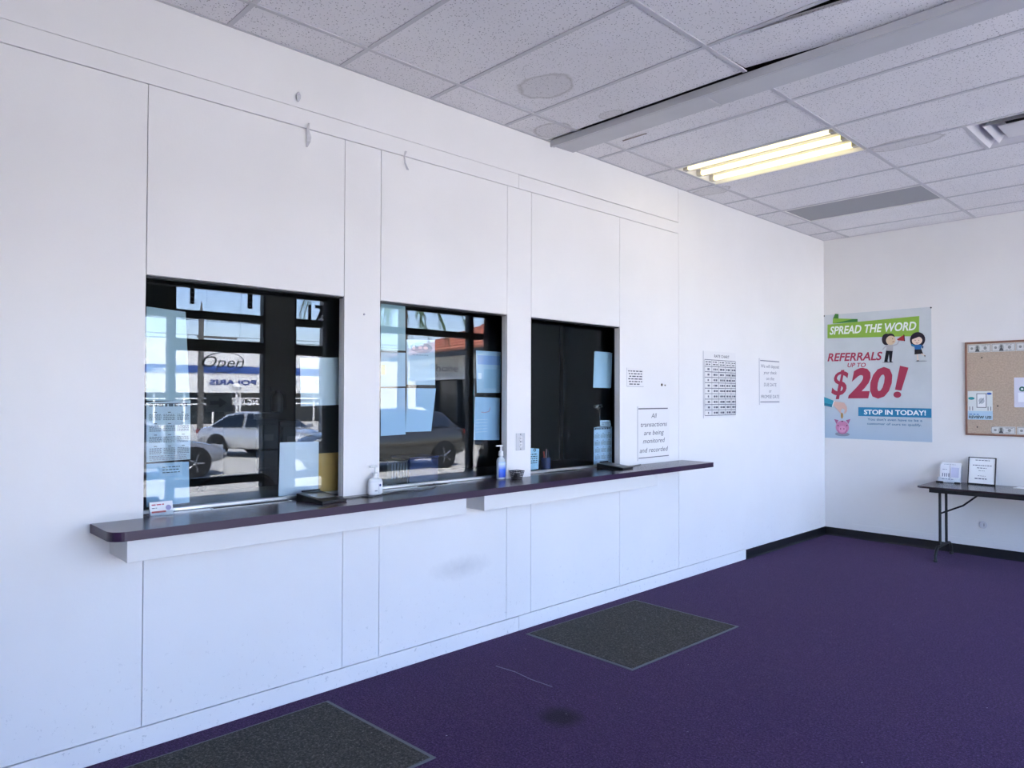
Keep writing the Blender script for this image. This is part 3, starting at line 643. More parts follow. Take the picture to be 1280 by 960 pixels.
# business cards
t = thing('card_holder', 'clear holder with white and red business cards', 'card holder', (-0.015, 1.118, Z))
ya, yb_ = 1.064, 1.170
MB().box((-0.055, ya, Z), (0.0, yb_, Z + 0.004)).prism([(0.0, ya, Z), (0.002, ya, Z + 0.022), (0.0, ya, Z + 0.022), (-0.003, ya, Z)], (0, yb_ - ya, 0)).build('tray', M_ACRYL, t)
MB().prism([(-0.006, ya + 0.004, Z + 0.0045), (-0.022, ya + 0.004, Z + 0.062), (-0.036, ya + 0.004, Z + 0.060), (-0.020, ya + 0.004, Z + 0.0045)], (0, yb_ - ya - 0.008, 0)).build('card_stack', M_PAPER, t)
P = Print((-0.006, ya + 0.004, Z + 0.0045), (0, 1, 0), Vector((-0.016, 0, 0.0575)).normalized()); wd = yb_ - ya - 0.008
P.rect(0.006, 0.010, wd * 0.68, 0.018, 'd8665c'); P.greek(0.008, wd * 0.62, 0.044, 0.005, 'c05060', 0.014); P.greek(0.008, wd * 0.3, 0.030, 0.003, '606878', 0.012); P.ell(wd * .8, 0.030, 0.012, 0.012, 'a9a4c8')
P.build('print', t)
# signature pads
def pad(yc, xc, label):
    t = thing('signature_pad', label, 'signature pad', (xc, yc, Z)); L, Wd = 0.115, 0.075
    rz = math.radians(6); cr, sr = math.cos(rz), math.sin(rz)
    def q(a, b, z): return (xc + a * cr - b * sr, yc + a * sr + b * cr, Z + z)
    # wedge: tall edge towards the glass
    MB().add([q(-L, -Wd, 0), q(L, -Wd, 0), q(L, Wd, 0), q(-L, Wd, 0), q(-L, -Wd, 0.036), q(L, -Wd, 0.014), q(L, Wd, 0.014), q(-L, Wd, 0.036)],
             [(3, 2, 1, 0), (4, 5, 6, 7), (0, 1, 5, 4), (1, 2, 6, 5), (2, 3, 7, 6), (3, 0, 4, 7)]).build('body', M_PLASTB, t, bevel=0.004)
    def zt(a): return 0.025 - 0.011 * a / L + 0.0008
    MB().add([q(-0.055, -0.052, zt(-0.055)), q(0.045, -0.052, zt(0.045)), q(0.045, 0.052, zt(0.045)), q(-0.055, 0.052, zt(-0.055))] + [q(a, b_, zt(a) + 0.001) for a, b_ in ((-0.055, -0.052), (0.045, -0.052), (0.045, 0.052), (-0.055, 0.052))],
             [(0, 1, 2, 3), (7, 6, 5, 4), (0, 4, 5, 1), (1, 5, 6, 2), (2, 6, 7, 3), (3, 7, 4, 0)]).build('screen', mat('pad_screen', '9aa0a4', 0.12), t)
    MB().tube([q(-0.10, -0.05, 0.044), q(-0.10, 0.06, 0.043)], 0.005, 8).build('stylus', M_PLASTB, t)
pad(1.872, 0.065, 'black signature pad on the counter before the manila envelope')
pad(4.325, 0.055, 'black signature pad on the counter by the standing calendar')
def cord(name, label, pts, r=0.0028):
    tag(MB().tube([px(u, v, 2, CT + r + 0.0008) for u, v in pts], r, 6).build(name, mat('cord_black', '101012', 0.5), smooth=True, loc=px(pts[0][0], pts[0][1], 2, CT)), label, 'cord')
cord('cable', 'black cable looping from the signature pad past the lotion bottle', [(423, 623.3), (437, 623), (452, 621), (466, 621.3), (478, 618.5), (492, 615), (508, 613.5), (525, 613), (538, 611), (545, 607.5), (542, 604), (530, 602)])
cord('cable', 'short black cable end near the monitoring notice', [(785, 583.5), (790, 583.4), (795, 581.6), (801, 580.6)])
# transaction slots set in the counter
for u0, v0, u1, v1 in ((267, 636, 360, 625.4), (520, 608, 552, 603.5), (684, 592.3, 722, 587.8)):
    a, e = px(u0, v0, 2, CT), px(u1, v1, 2, CT); x = -0.055
    w = bpy.data.objects['window_%d' % (1 if u0 < 400 else 2 if u0 < 600 else 3)]; box('slot_rim', (x - 0.026, a.y - 0.008, CT + 0.0002), (x + 0.022, e.y + 0.008, CT + 0.0010), M_ALU, w); box('slot', (x - 0.020, a.y, CT + 0.0008), (x + 0.016, e.y, CT + 0.0014), mat('slot_black', '050506', 0.9), w)
# lotion bottle
yb1 = px(469, 600, 0, 0.05).y
t = thing('lotion_bottle', 'squat clear pump bottle with white label at the pier', 'bottle', (0.05, yb1, Z))
MB().lathe((0.05, yb1, Z), [(0.040, 0), (0.044, 0.004), (0.044, 0.070), (0.038, 0.084), (0.015, 0.094), (0.015, 0.102)], 28, sx=0.62).build('bottle', mat('clear_plastic', 'e6e8e8', 0.15, spec=0.5), t, smooth=True)
MB().lathe((0.05, yb1, Z), [(0.0447, 0.006), (0.0447, 0.068)], 28, sx=0.63).build('label_wrap', M_PAPER, t, smooth=True)
MB().lathe((0.05, yb1, Z), [(0.016, 0.100), (0.016, 0.118), (0.005, 0.120), (0.005, 0.150)], 16).build('pump', mat('pump_clear', 'dcdedd', 0.2), t, smooth=True)
MB().box((0.044, yb1 - 0.035, Z + 0.148), (0.056, yb1 + 0.014, Z + 0.157)).build('nozzle', mat('pump_clear'), t, bevel=0.003)
P = Print((0.05 + 0.0290, yb1, Z), (0, 1, 0), (0, 0, 1)); P.greek(-0.020, -0.004, 0.02, 0.006, '7c7f88', 0.008); P.ell(0.014, 0.052, 0.006, 0.007, '3a4a80'); P.line([(0.006, 0.01), (0.006, 0.06)], 0.002, '8a90a0')
P.build('print', t)
# hand sanitiser
yb2 = px(626, 585, 0, -0.02).y; xs = -0.02
t = thing('sanitizer_bottle', 'tall clear pump bottle with blue label', 'bottle', (xs, yb2, Z))
MB().lathe((xs, yb2, Z), [(0.030, 0), (0.034, 0.005), (0.035, 0.11), (0.030, 0.132), (0.013, 0.146), (0.013, 0.155)], 24, sx=0.7).build('bottle', mat('gel_clear', 'c4cfd6', 0.1, spec=0.6), t, smooth=True)
gm = NT('blue_gradient_label'); g_ = gm.new('ShaderNodeNewGeometry'); s_ = gm.new('ShaderNodeSeparateXYZ'); gm.l.new(g_.outputs['Position'], s_.inputs[0])
gm.l.new(gm.ramp(gm.math('MULTIPLY', gm.math('SUBTRACT', s_.outputs[2], CT), 8.0), [(0.1, lin('1f4ec8')), (0.5, lin('2f6ade')), (0.8, lin('cfe2f6')), (0.95, lin('7fb4e8'))]), gm.b.inputs['Base Color']); gm.b.inputs['Roughness'].default_value = 0.4
seg = [math.radians(a) for a in range(-60, 61, 10)]
m = MB(); r_ = 0.0358
vsx = [(xs + r_ * 0.72 * math.cos(a), yb2 + r_ * math.sin(a), Z + z) for z in (0.012, 0.112) for a in seg]; n_ = len(seg)
m.add(vsx, [(i, i + 1, i + 1 + n_, i + n_) for i in range(n_ - 1)]).build('label_wrap', gm.m, t, smooth=True)
MB().lathe((xs, yb2, Z), [(0.016, 0.150), (0.017, 0.152), (0.015, 0.180), (0.006, 0.186), (0.006, 0.214)], 16).build('pump', mat('pump_white', 'e6e8ea', 0.3), t, smooth=True)
MB().box((xs - 0.007, yb2 - 0.042, Z + 0.212), (xs + 0.007, yb2 + 0.014, Z + 0.222)).build('nozzle', mat('pump_white'), t, bevel=0.003)
# mesh cup
yc_ = px(646, 594, 0, 0.055).y; t = thing('mesh_cup', 'small black mesh clip cup on the counter below the outlet', 'cup', (0.055, yc_, Z))
def sq(r, z): return [(0.055 - r, yc_ - r, Z + z), (0.055 + r, yc_ - r, Z + z), (0.055 + r, yc_ + r, Z + z), (0.055 - r, yc_ + r, Z + z)]
m = MB()
for i in range(4):
    a, b_ = sq(0.024, 0.002), sq(0.034, 0.052)
    for k in range(7):
        f = k / 6; m.tube([Vector(a[i]).lerp(Vector(a[(i + 1) % 4]), f), Vector(b_[i]).lerp(Vector(b_[(i + 1) % 4]), f)], 0.0016, 5)
    for k in range(6):
        f = k / 5; m.tube([Vector(a[i]).lerp(Vector(b_[i]), f), Vector(a[(i + 1) % 4]).lerp(Vector(b_[(i + 1) % 4]), f)], 0.0016, 5)
m.build('mesh_wall', M_PLASTB, t); MB().tube(sq(0.034, 0.053) + [sq(0.034, 0.053)[0]], 0.003, 6).build('rim', M_PLASTB, t); MB().box((0.031, yc_ - 0.024, Z), (0.079, yc_ + 0.024, Z + 0.003)).build('base', M_PLASTB, t)
for k in range(7): MB().tube([(0.04 + 0.005 * k, yc_ - 0.015 + random.uniform(0, 0.02), Z + 0.006), (0.045 + 0.004 * k, yc_ + random.uniform(-0.01, 0.02), Z + 0.038)], 0.004, 6).build('clip', mat('clip_dark', '2a2b30', 0.3), t)

# ================================================================== ON THE WALLS
def wsign(name, label, cat, corners, c='e6e5e4', pr=None, th=0.0008):
    pts = [px(u, v, 0, th) for u, v in corners]; o = thing(name, label, cat, (pts[2] + pts[3]) / 2 * 1.0)
    MB().prism(pts, (-th + 0.0003, 0, 0)).build('sheet', ink(c), o)
    P = Print((th, 0, 0), (0, 1, 0), (0, 0, 1)); pr(P, pts[3].y, pts[2].y, pts[3].z, pts[0].z); P.build('print', o); return o
def trans(P, y0, y1, z0, z1):
    w, h = y1 - y0, z1 - z0; yc = (y0 + y1) / 2
    P.line([(y0, z0), (y0, z1)], 0.006, '9a9ca2')
    P.line([(y0 + .02 * w, z1 - .045 * h), (y1 - .06 * w, z1 - .045 * h)], 0.009, '6d6f76'); P.line([(y0 + .03 * w, z0 + .05 * h), (y1 - .03 * w, z0 + .05 * h)], 0.007, '6d6f76')
    for s, f, ww in (('All', .78, .17), ('transactions', .62, .82), ('are being', .465, .62), ('monitored', .315, .68), ('and recorded', .145, .88)):
        P.text(s, yc, z0 + f * h, 0.088 * h, '55565c', shear=0.18, width=ww * w)
wsign('monitoring_notice', 'white notice about monitored and recorded transactions above the counter', 'sign', [(796, 508), (836.5, 510.5), (837, 573), (797, 576.5)], pr=trans)
def disc(P, y0, y1, z0, z1):
    w, h = y1 - y0, z1 - z0; P.line([(y0, z0), (y0, z1)], 0.004, 'b0b2b8'); P.line([(y0, z0), (y1, z0)], 0.004, 'b0b2b8')
    for k in range(6): P.greek(y0 + (0.08 + 0.03 * (k % 3)) * w, y1 - (0.06 + 0.04 * (k % 2) + (0.15 if k == 5 else 0)) * w, z1 - h * (0.2 + 0.14 * k), 0.0085, '55575e', 0.035)
wsign('small_notice', 'small white notice with six lines of fine print', 'sign', [(783, 459.5), (804, 461.5), (804.5, 483.5), (783.5, 483)], pr=disc)
def rate(P, y0, y1, z0, z1):
    w, h = y1 - y0, z1 - z0; P.line([(y0 + .003, z0), (y0 + .003, z1)], 0.007, '8e9098')
    P.text('RATE CHART', y0 + 0.56 * w, z1 - 0.085 * h, 0.042 * h, '3c3e46', weight=0.01, width=0.46 * w)
    gx = [y0 + w * f for f in (0.04, 0.25, 0.46, 0.66, 0.84, 0.985)]; gt, gb = z1 - 0.125 * h, z0 + 0.04 * h; rows = 10
    gz = [gt - (gt - gb) * f for f in [0] + [0.12 + 0.88 * k / 9 for k in range(10)]]
    for k, z in enumerate(gz): P.line([(gx[0], z), (gx[-1], z)], 0.0055, '6a6c74')
    for x in gx: P.line([(x, gt), (x, gb)], 0.005, '6a6c74')
    for i in range(len(gz) - 1):
        for j in range(5):
            cw = gx[j + 1] - gx[j]; zc = (gz[i] + gz[i + 1]) / 2
            if i == 0:
                P.greek(gx[j] + .12 * cw, gx[j + 1] - .12 * cw, zc + .006, .009, '55575f', .04); P.greek(gx[j] + .15 * cw, gx[j + 1] - .15 * cw, zc - .016, .009, '55575f', .04)
            else:
                f = (.36, .2, .14, .12, .1)[j]; P.greek(gx[j] + f * cw, gx[j + 1] - f * cw, zc - .009, .017, '6b6d76', .03)
wsign('rate_chart', 'white rate chart with printed table of figures', 'sign', [(878, 438.5), (919.5, 441), (920, 521), (879, 523)], pr=rate)
def depo(P, y0, y1, z0, z1):
    w, h = y1 - y0, z1 - z0; yc = (y0 + y1) / 2
    P.line([(y0 + .003, z0), (y0 + .003, z1)], 0.008, '9093a0'); P.line([(y0 + .05 * w, z1 - .05 * h), (y1 - .03 * w, z1 - .05 * h)], 0.009, '7a7c88'); P.line([(y0 + .05 * w, z0 + .06 * h), (y1 - .03 * w, z0 + .06 * h)], 0.009, '7a7c88')
    for s, f, ww in (('We will deposit', .80, .88), ('your check', .665, .62), ('on the', .535, .38), ('DUE DATE', .40, .60), ('or', .265, .12), ('PROMISE DATE', .14, .88)):
        P.text(s, yc + .01, z0 + f * h, 0.072 * h, '6e707a', shear=0.1, width=ww * w)
wsign('deposit_notice', 'white notice about depositing your check on the due date', 'sign', [(948.5, 447.5), (975, 451.5), (975, 504), (949, 506)], pr=depo)
# outlet plate on the pier
ya, yb_, z0_, z1 = 3.334, 3.417, 1.197, 1.311
t = thing('outlet_plate', 'steel socket plate between the middle and third windows', 'outlet', (0.002, 3.376, 1.197))
box('plate', (0.0002, ya, z0_), (0.004, yb_, z1), mat('steel_plate', 'c6c8cb', 0.35, metal=0.6), t, bevel=0.0015)
for zc in (z0_ + 0.036, z1 - 0.036):
    MB().lathe((0.004, 3.376, zc), [(0.016, 0), (0.016, 0.002), (0.014, 0.003)], 20, axis='x').build('socket', mat('socket_white', 'dcdcdc', 0.4), t)
    for dy in (-0.006, 0.006): box('slot', (0.0068, 3.376 + dy - 0.0012, zc - 0.004), (0.0074, 3.376 + dy + 0.0012, zc + 0.005), M_BLACK, t)
for zc in (z0_ + 0.008, (z0_ + z1) / 2, z1 - 0.008): MB().lathe((0.004, 3.376, zc), [(0.004, 0), (0.003, 0.0015)], 12, axis='x').build('screw', mat('screw_dark', '3a3a3c', 0.4, metal=0.8), t)
# bolts and hanging scraps
for (y, z, r) in ((5.018, 1.655, 0.011), (5.064, 1.652, 0.006)):
    tag(MB().lathe((0.0003, y, z), [(r, 0), (r, 0.004), (r * .6, 0.007)], 12, axis='x').build('wall_screw', mat('brass_dark', '6d6250', 0.4, metal=0.7), loc=(0, y, z)), 'larger brass screw head above the monitoring notice' if r > 0.01 else 'smaller brass screw head above the monitoring notice', 'screw')
def scrap(label, pts, w):
    m = MB(); pts = [px(u, v, 0, x) for u, v, x in pts]; n = len(pts); vs = []
    for i, p in enumerate(pts):
        ww = w[i]; vs += [(p.x, p.y - ww, p.z), (p.x + 0.004, p.y + ww, p.z), (p.x + 0.005, p.y + ww, p.z), (p.x + 0.001, p.y - ww, p.z)]
    fs = [(4 * i + a, 4 * i + (a + 1) % 4, 4 * i + 4 + (a + 1) % 4, 4 * i + 4 + a) for i in range(n - 1) for a in range(4)] + [(0, 1, 2, 3), (4 * n - 4, 4 * n - 3, 4 * n - 2, 4 * n - 1)]
    tag(m.add(vs, fs).build('tape_scrap', mat('old_tape', 'c4c4c6', 0.5), loc=pts[0]), label, 'tape')
tag(MB().lathe((0.0003, 2.161, 2.009), [(0.006, 0), (0.006, 0.002), (0.004, 0.004)], 10, axis='x').build('wall_plug', mat('plug_grey', 'a9a9ac', 0.6), loc=(0, 2.161, 2.009)), 'tiny grey wall plug on the pier between the first two windows', 'plug')
scrap('small dark tape scrap above the wall trim board', [(373.2, 115, .0045), (373.2, 119, .018), (373, 123, .012), (372.5, 127.5, .0045)], (.003, .010, .010, .002))
scrap('twisted tape strip peeling below the trim board', [(385.8, 154, .0045), (384.5, 163, .02), (386.5, 171, .026), (385.5, 177, .022), (383.2, 184, .008)], (.003, .007, .010, .010, .003))
scrap('curled tape strip hanging near the middle window', [(507, 189, .0045), (505, 196, .018), (506, 204, .026), (509.5, 212.5, .018)], (.006, .0035, .004, .007))

# --- poster on the back wall
def pc(c_, r_): 
    q = px(1010 + c_ / 4.8, 370 + r_ / 4.8, 1, YB - 0.002); return (q.x, q.z)
PX0, PX1, PZ0, PZ1 = 0.004, 1.098, 1.094, 2.488
kp = NT('poster_vinyl'); gp_ = kp.new('ShaderNodeNewGeometry'); sp_ = kp.new('ShaderNodeSeparateXYZ'); kp.l.new(gp_.outputs['Position'], sp_.inputs[0])   # printed blue fade at the foot of the sheet
fz = kp.math('MULTIPLY', kp.math('SUBTRACT', 1.72, kp.math('ADD', sp_.outputs[2], kp.math('MULTIPLY', sp_.outputs[0], 0.18))), 1.7, True)
kp.l.new(kp.mix(fz, kp.ramp(kp.noise(gp_.outputs['Position'], 3, 4), [(0.3, lin('c3cacd')), (0.7, lin('cfd5d8'))]), lin('a4bccf')), kp.b.inputs['Base Color']); kp.b.inputs['Roughness'].default_value = 0.4; M_POSTER = kp.m
t = thing('poster', 'large vinyl poster reading spread the word with red $20 lettering', 'poster', (0.55, YB - 0.002, PZ0))
MB().box((PX0, YB - 0.002, PZ0), (PX1, YB - 0.0004, PZ1)).build('sheet', M_POSTER, t)
P = Print((0, YB - 0.002, 0), (1, 0, 0), (0, 0, 1)); PP = lambda L: [pc(*q) for q in L]
P.poly(PP([(150, 135), (163, 107), (183, 108), (183, 136)]), '3f7a34'); P.poly(PP([(150, 134), (298, 138), (298, 155), (148, 166)]), '86b544'); P.poly(PP([(152, 166), (270, 138), (298, 138), (298, 155)]), '3f7f3c')
P.poly(PP([(117, 172), (668, 120), (666, 240), (117, 254)]), '8fb748')
def ptext(s, a, e, h, c_, **kw):
    A, E = pc(*a), pc(*e); B = pc(a[0], a[1] - h); P.text(s, A[0], A[1], B[1] - A[1], c_, align='l', width=math.hypot(E[0] - A[0], E[1] - A[1]), rot=math.atan2(E[1] - A[1], E[0] - A[0]), **kw)
ptext('SPREAD THE WORD', (130, 231), (650, 203), 46, 'eef2ea', shear=0.22, weight=0.025)
ptext('REFERRALS', (117, 391), (446, 383), 46, 'a83a54', shear=0.22, weight=0.025)
ptext('UP TO', (237, 427), (347, 426), 25, 'a83a54', shear=0.2, weight=0.02)
ptext('$', (140, 592), (243, 592), 146, 'a83a54', shear=0.22, weight=0.012)
ptext('20', (240, 604), (508, 602), 162, 'a83a54', shear=0.22, weight=0.045)
P.poly(PP([(552, 418), (603, 430), (560, 568), (522, 562)]), 'a83a54'); P.ell(*pc(536, 592), 0.038, 0.033, 'a83a54')
P.poly(PP([(302, 667), (741, 675), (741, 731), (302, 720)]), '2f80a8')
ptext('STOP IN TODAY!', (336, 709), (708, 716), 27, 'f0f4f4', weight=0.03)
ptext("You don't even have to be a", (357, 746), (686, 755), 14, '3d6f92', weight=0.012); ptext('customer of ours to qualify.', (355, 771), (682, 781), 13, '3d6f92', weight=0.012)
def E_(c_, r_, rx, ry, col, **k): P.ell(*pc(c_, r_), rx / 4.8 * 0.0079, ry / 4.8 * 0.0079, col, **k)
# man with megaphone
E_(478, 398, 34, 4, '9aa0a4'); P.poly(PP([(470, 320), (490, 325), (478, 392), (485, 397), (457, 397)]), '1b1b20'); P.poly(PP([(484, 325), (510, 320), (502, 392), (512, 398), (490, 398)]), '1b1b20')
P.poly(PP([(472, 292), (512, 292), (510, 330), (470, 328)]), 'b3b2b6'); P.line(PP([(472, 298), (458, 310), (448, 322)]), 0.012, 'b3b2b6'); P.line(PP([(512, 298), (535, 290), (548, 268)]), 0.012, 'b3b2b6')
E_(470, 260, 27, 38, '2e2430'); E_(492, 245, 28, 22, '2e2430'); E_(497, 266, 29, 30, 'dcc4a4'); E_(508, 256, 2, 3, '1b1b20'); P.line(PP([(506, 276), (518, 272)]), 0.006, 'a04a4a')
P.poly(PP([(534, 260), (575, 233), (580, 270), (540, 266)]), 'b0353f'); P.poly(PP([(573, 231), (579, 233), (583, 270), (577, 272)]), '5a1c24')
# woman
E_(680, 391, 34, 4, '9aa0a4'); E_(658, 262, 44, 48, '2a2230'); E_(655, 268, 30, 26, 'e8d0bc'); P.poly(PP([(622, 262), (632, 228), (690, 236), (668, 244)]), '2a2230')
E_(644, 266, 2, 3, '1b1b20'); E_(666, 266, 2, 3, '1b1b20'); P.line(PP([(648, 281), (656, 284), (664, 280)]), 0.005, 'b04a50')
P.poly(PP([(638, 292), (682, 292), (680, 322), (642, 322)]), '2f6ca8'); P.poly(PP([(618, 288), (628, 288), (645, 300), (640, 306), (622, 300)]), '2f7aa8'); P.poly(PP([(680, 292), (694, 302), (692, 316), (684, 312)]), '27527c')
P.poly(PP([(641, 321), (682, 321), (691, 346), (640, 351)]), '1b1b20'); P.line(PP([(657, 350), (660, 388)]), 0.010, 'e8d0bc'); P.line(PP([(680, 346), (702, 358)]), 0.010, 'e8d0bc'); P.poly(PP([(697, 356), (706, 356), (703, 368)]), '1b1b20'); E_(660, 389, 8, 3, '1b1b20')
# hand and piggy bank
P.poly(PP([(93, 604), (156, 628), (146, 662), (93, 656)]), '2f93ac'); P.poly(PP([(93, 640), (150, 652), (145, 668), (93, 656)]), '1f6f88'); P.poly(PP([(156, 628), (162, 630), (150, 666), (144, 664)]), 'e8eef0')
P.poly(PP([(160, 632), (218, 640), (234, 664), (236, 690), (224, 706), (216, 704), (222, 684), (208, 674), (196, 690), (206, 706), (198, 708), (176, 680), (152, 655)]), 'd8b4a8'); E_(205, 718, 8, 20, 'a98852')
E_(207, 829, 48, 14, '8a93a2'); P.poly(PP([(158, 738), (185, 745), (172, 768)]), 'b06a90'); P.poly(PP([(256, 738), (228, 745), (244, 768)]), 'b06a90'); E_(207, 788, 44, 46, 'c886aa'); E_(207, 798, 24, 22, 'd79abc')
for cc in (197, 217): E_(cc, 797, 3, 6, '8a4a6a')
for cc in (182, 235): E_(cc, 777, 4, 4, '3a2430')
P.line(PP([(178, 803), (190, 822), (207, 828), (224, 822), (236, 803)]), 0.006, '9a5a80'); E_(207, 752, 5, 4, '3a2430')
P.build('printed_design', t)
for q in ((97, 120), (738, 70)):
    x, z = pc(*q); MB().lathe((x, YB - 0.0045, z), [(0.004, -0.002), (0.008, 0.0), (0.008, 0.002)], 10, axis='y').build('pin', M_PLASTB, t)

# --- cork board and what is pinned on it
BX0, BX1, BZ0, BZ1 = 1.400, 2.620, 1.183, 2.104; yb0 = YB - 0.0004
t = thing('cork_board', 'wood framed cork notice board', 'notice board', (2.01, YB - 0.01, BZ0))
mw = mat('frame_wood', '8a6250', 0.5, var=0.15, vscale=14); fw = 0.018
box('cork', (BX0 + fw, YB - 0.012, BZ0 + fw), (BX1 - fw, yb0, BZ1 - fw), mat('cork', 'b9a692', 0.9, var=0.12, vscale=70, bump=0.5, bscale=160), t)
for a, b_ in (((BX0, BZ0), (BX1, BZ0 + fw)), ((BX0, BZ1 - fw), (BX1, BZ1)), ((BX0, BZ0 + fw), (BX0 + fw, BZ1 - fw)), ((BX1 - fw, BZ0 + fw), (BX1, BZ1 - fw))):
    box('frame_rail', (a[0], YB - 0.022, a[1]), (b_[0], yb0, b_[1]), mw, t, bevel=0.003)
ybd = YB - 0.012
def pinned(name, label, cat, x0_, x1_, z0_, z1, col, pr, group=None, round_=False):
    o = thing(name, label, cat, ((x0_ + x1_) / 2, ybd, z0_), group)
    if round_:
        rr = (z1 - z0_) / 2; pts = [(x0_ + rr - rr * math.sin(a), 0, z0_ + rr - rr * math.cos(a)) for a in [math.pi * k / 12 for k in range(13)]] + [(x1_, 0, z1), (x1_, 0, z0_)]
        MB().prism([(p, ybd - 0.0014, r) for p, q, r in pts], (0, 0.001, 0)).build('sheet', ink(col), o)
    else: box('sheet', (x0_, ybd - 0.0014, z0_), (x1_, ybd - 0.0004, z1), ink(col), o)
    P = Print((0, ybd - 0.0014, 0), (1, 0, 0), (0, 0, 1)); pr(P, x0_, x1_, z0_, z1); P.build('print', o)
def bill(P, a, b_, z0_, z1):
    w, h = b_ - a, z1 - z0_; P.line([(a + .006, z0_ + .006), (b_ - .006, z0_ + .006), (b_ - .006, z1 - .006), (a + .006, z1 - .006), (a + .006, z0_ + .006)], .004, '8f9290')
    P.ell(a + .42 * w, z0_ + .5 * h, .11 * w, .42 * h, 'aeb1ae'); P.ell(a + .42 * w, z0_ + .62 * h, .05 * w, .2 * h, '6e716f'); P.poly([(a + .32 * w, z0_ + .1 * h), (a + .52 * w, z0_ + .1 * h), (a + .46 * w, z0_ + .45 * h), (a + .38 * w, z0_ + .45 * h)], '55585a')
    P.ell(a + .18 * w, z0_ + .5 * h, .06 * w, .16 * h, '8f9290'); P.ell(a + .76 * w, z0_ + .5 * h, .07 * w, .2 * h, '8f9290'); P.greek(a + .6 * w, b_ - .1 * w, z1 - .25 * h, .006, '9da09e', .03); P.greek(a + .6 * w, b_ - .15 * w, z0_ + .15 * h, .006, '9da09e', .03)
for i in range(5): pinned('paper_banknote', 'grey printed banknote in the row along the top of the cork board', 'banknote', 1.425 + 0.200 * i, 1.425 + 0.200 * i + 0.195, 2.000, 2.080, 'd2d4d2', bill, 'banknotes along the top of the board')
for i in range(4): pinned('paper_banknote', 'rounded grey banknote starting the bottom row on the cork board' if i == 0 else 'grey printed banknote in the row along the bottom of the cork board', 'banknote', 1.615 + 0.212 * i, 1.615 + 0.212 * i + 0.200, 1.204, 1.276, 'd2d4d2', bill, None if i == 0 else 'banknotes along the bottom of the board', i == 0)
def review(P, a, b_, z0_, z1):
    w, h = b_ - a, z1 - z0_; P.rect(a, z0_, b_, z0_ + .3 * h, 'b4d2e4'); P.rect(a + .36 * w, z0_ + .42 * h, a + .76 * w, z0_ + .92 * h, '3a4048'); P.rect(a + .385 * w, z0_ + .44 * h, a + .735 * w, z0_ + .90 * h, 'eef0f0')
    P.ell(a + .56 * w, z0_ + .66 * h, .12 * w, .1 * h, 'b8bec4'); P.line([(a + .46 * w, z0_ + .55 * h), (a + .66 * w, z0_ + .76 * h)], .006, '8a929a'); P.ell(a + .15 * w, z0_ + .745 * h, .13 * w, .05 * h, '2d8f96'); P.ell(a + .87 * w, z0_ + .91 * h, .1 * w, .04 * h, '3a62b0')
    for k in range(4): P.line([(a + (.08, .2, .82, .93)[k] * w, z0_ + .32 * h), (a + (.08, .2, .82, .93)[k] * w, z0_ + .46 * h)], .006, '6a7078')
    P.greek(a + .05 * w, a + .45 * w, z0_ + .17 * h, .008, '3a72b0', .03); P.text('REVIEW US!', a + .5 * w, z0_ + .045 * h, .09 * h, '1c2430', weight=.03, width=.9 * w)
pinned('review_flyer', 'flyer with phone drawing reading review us on the cork board', 'flyer', 1.421, 1.631, 1.337, 1.618, 'dfe4e2', review)
def badge2(P, a, b_, z0_, z1): P.ell(a + .3 * (b_ - a), z1 - .11, .024, .024, '2f6a60'); P.ell(a + .3 * (b_ - a), z1 - .11, .010, .010, 'e0e8e8'); P.rect(a + .15 * (b_ - a), z0_ + .05, b_ - .02, z1 - .145, 'eceef6')
pinned('green_badge_flyer', 'pale lilac flyer with round green emblem on the cork board', 'flyer', 1.807, 2.02, 1.463, 1.747, 'd3d4e2', badge2)
for i, (u, v) in enumerate(((1227.5, 447), (1247.4, 507.4), (1222, 533.8))):
    q = px(u, v, 1, ybd); tag(MB().lathe((q.x, ybd, q.z), [(0.004, -0.010), (0.007, -0.008), (0.003, -0.0004)], 10, axis='y').build('push_pin', M_PLASTB, loc=(q.x, ybd, q.z)), ('dark push pin high on the bare cork below the banknotes', 'dark push pin on the cork beside the review flyer', 'dark push pin low on the cork below the review flyer')[i], 'pin')
# round cover plate low on the back wall
q = px(1229, 656, 1, YB)
t = thing('round_cover', 'small round white cover plate under the folding table', 'cover plate', (q.x, YB, q.z))
MB().lathe((q.x, YB - 0.006, q.z), [(0.030, 0), (0.036, 0.002), (0.036, 0.0058)], 24, axis='y').build('plate', mat('cover_white', 'c9cbd0', 0.4), t, smooth=True)
box('slot', (q.x + 0.006, YB - 0.0075, q.z - 0.014), (q.x + 0.010, YB - 0.0062, q.z + 0.014), M_PLASTB, t)

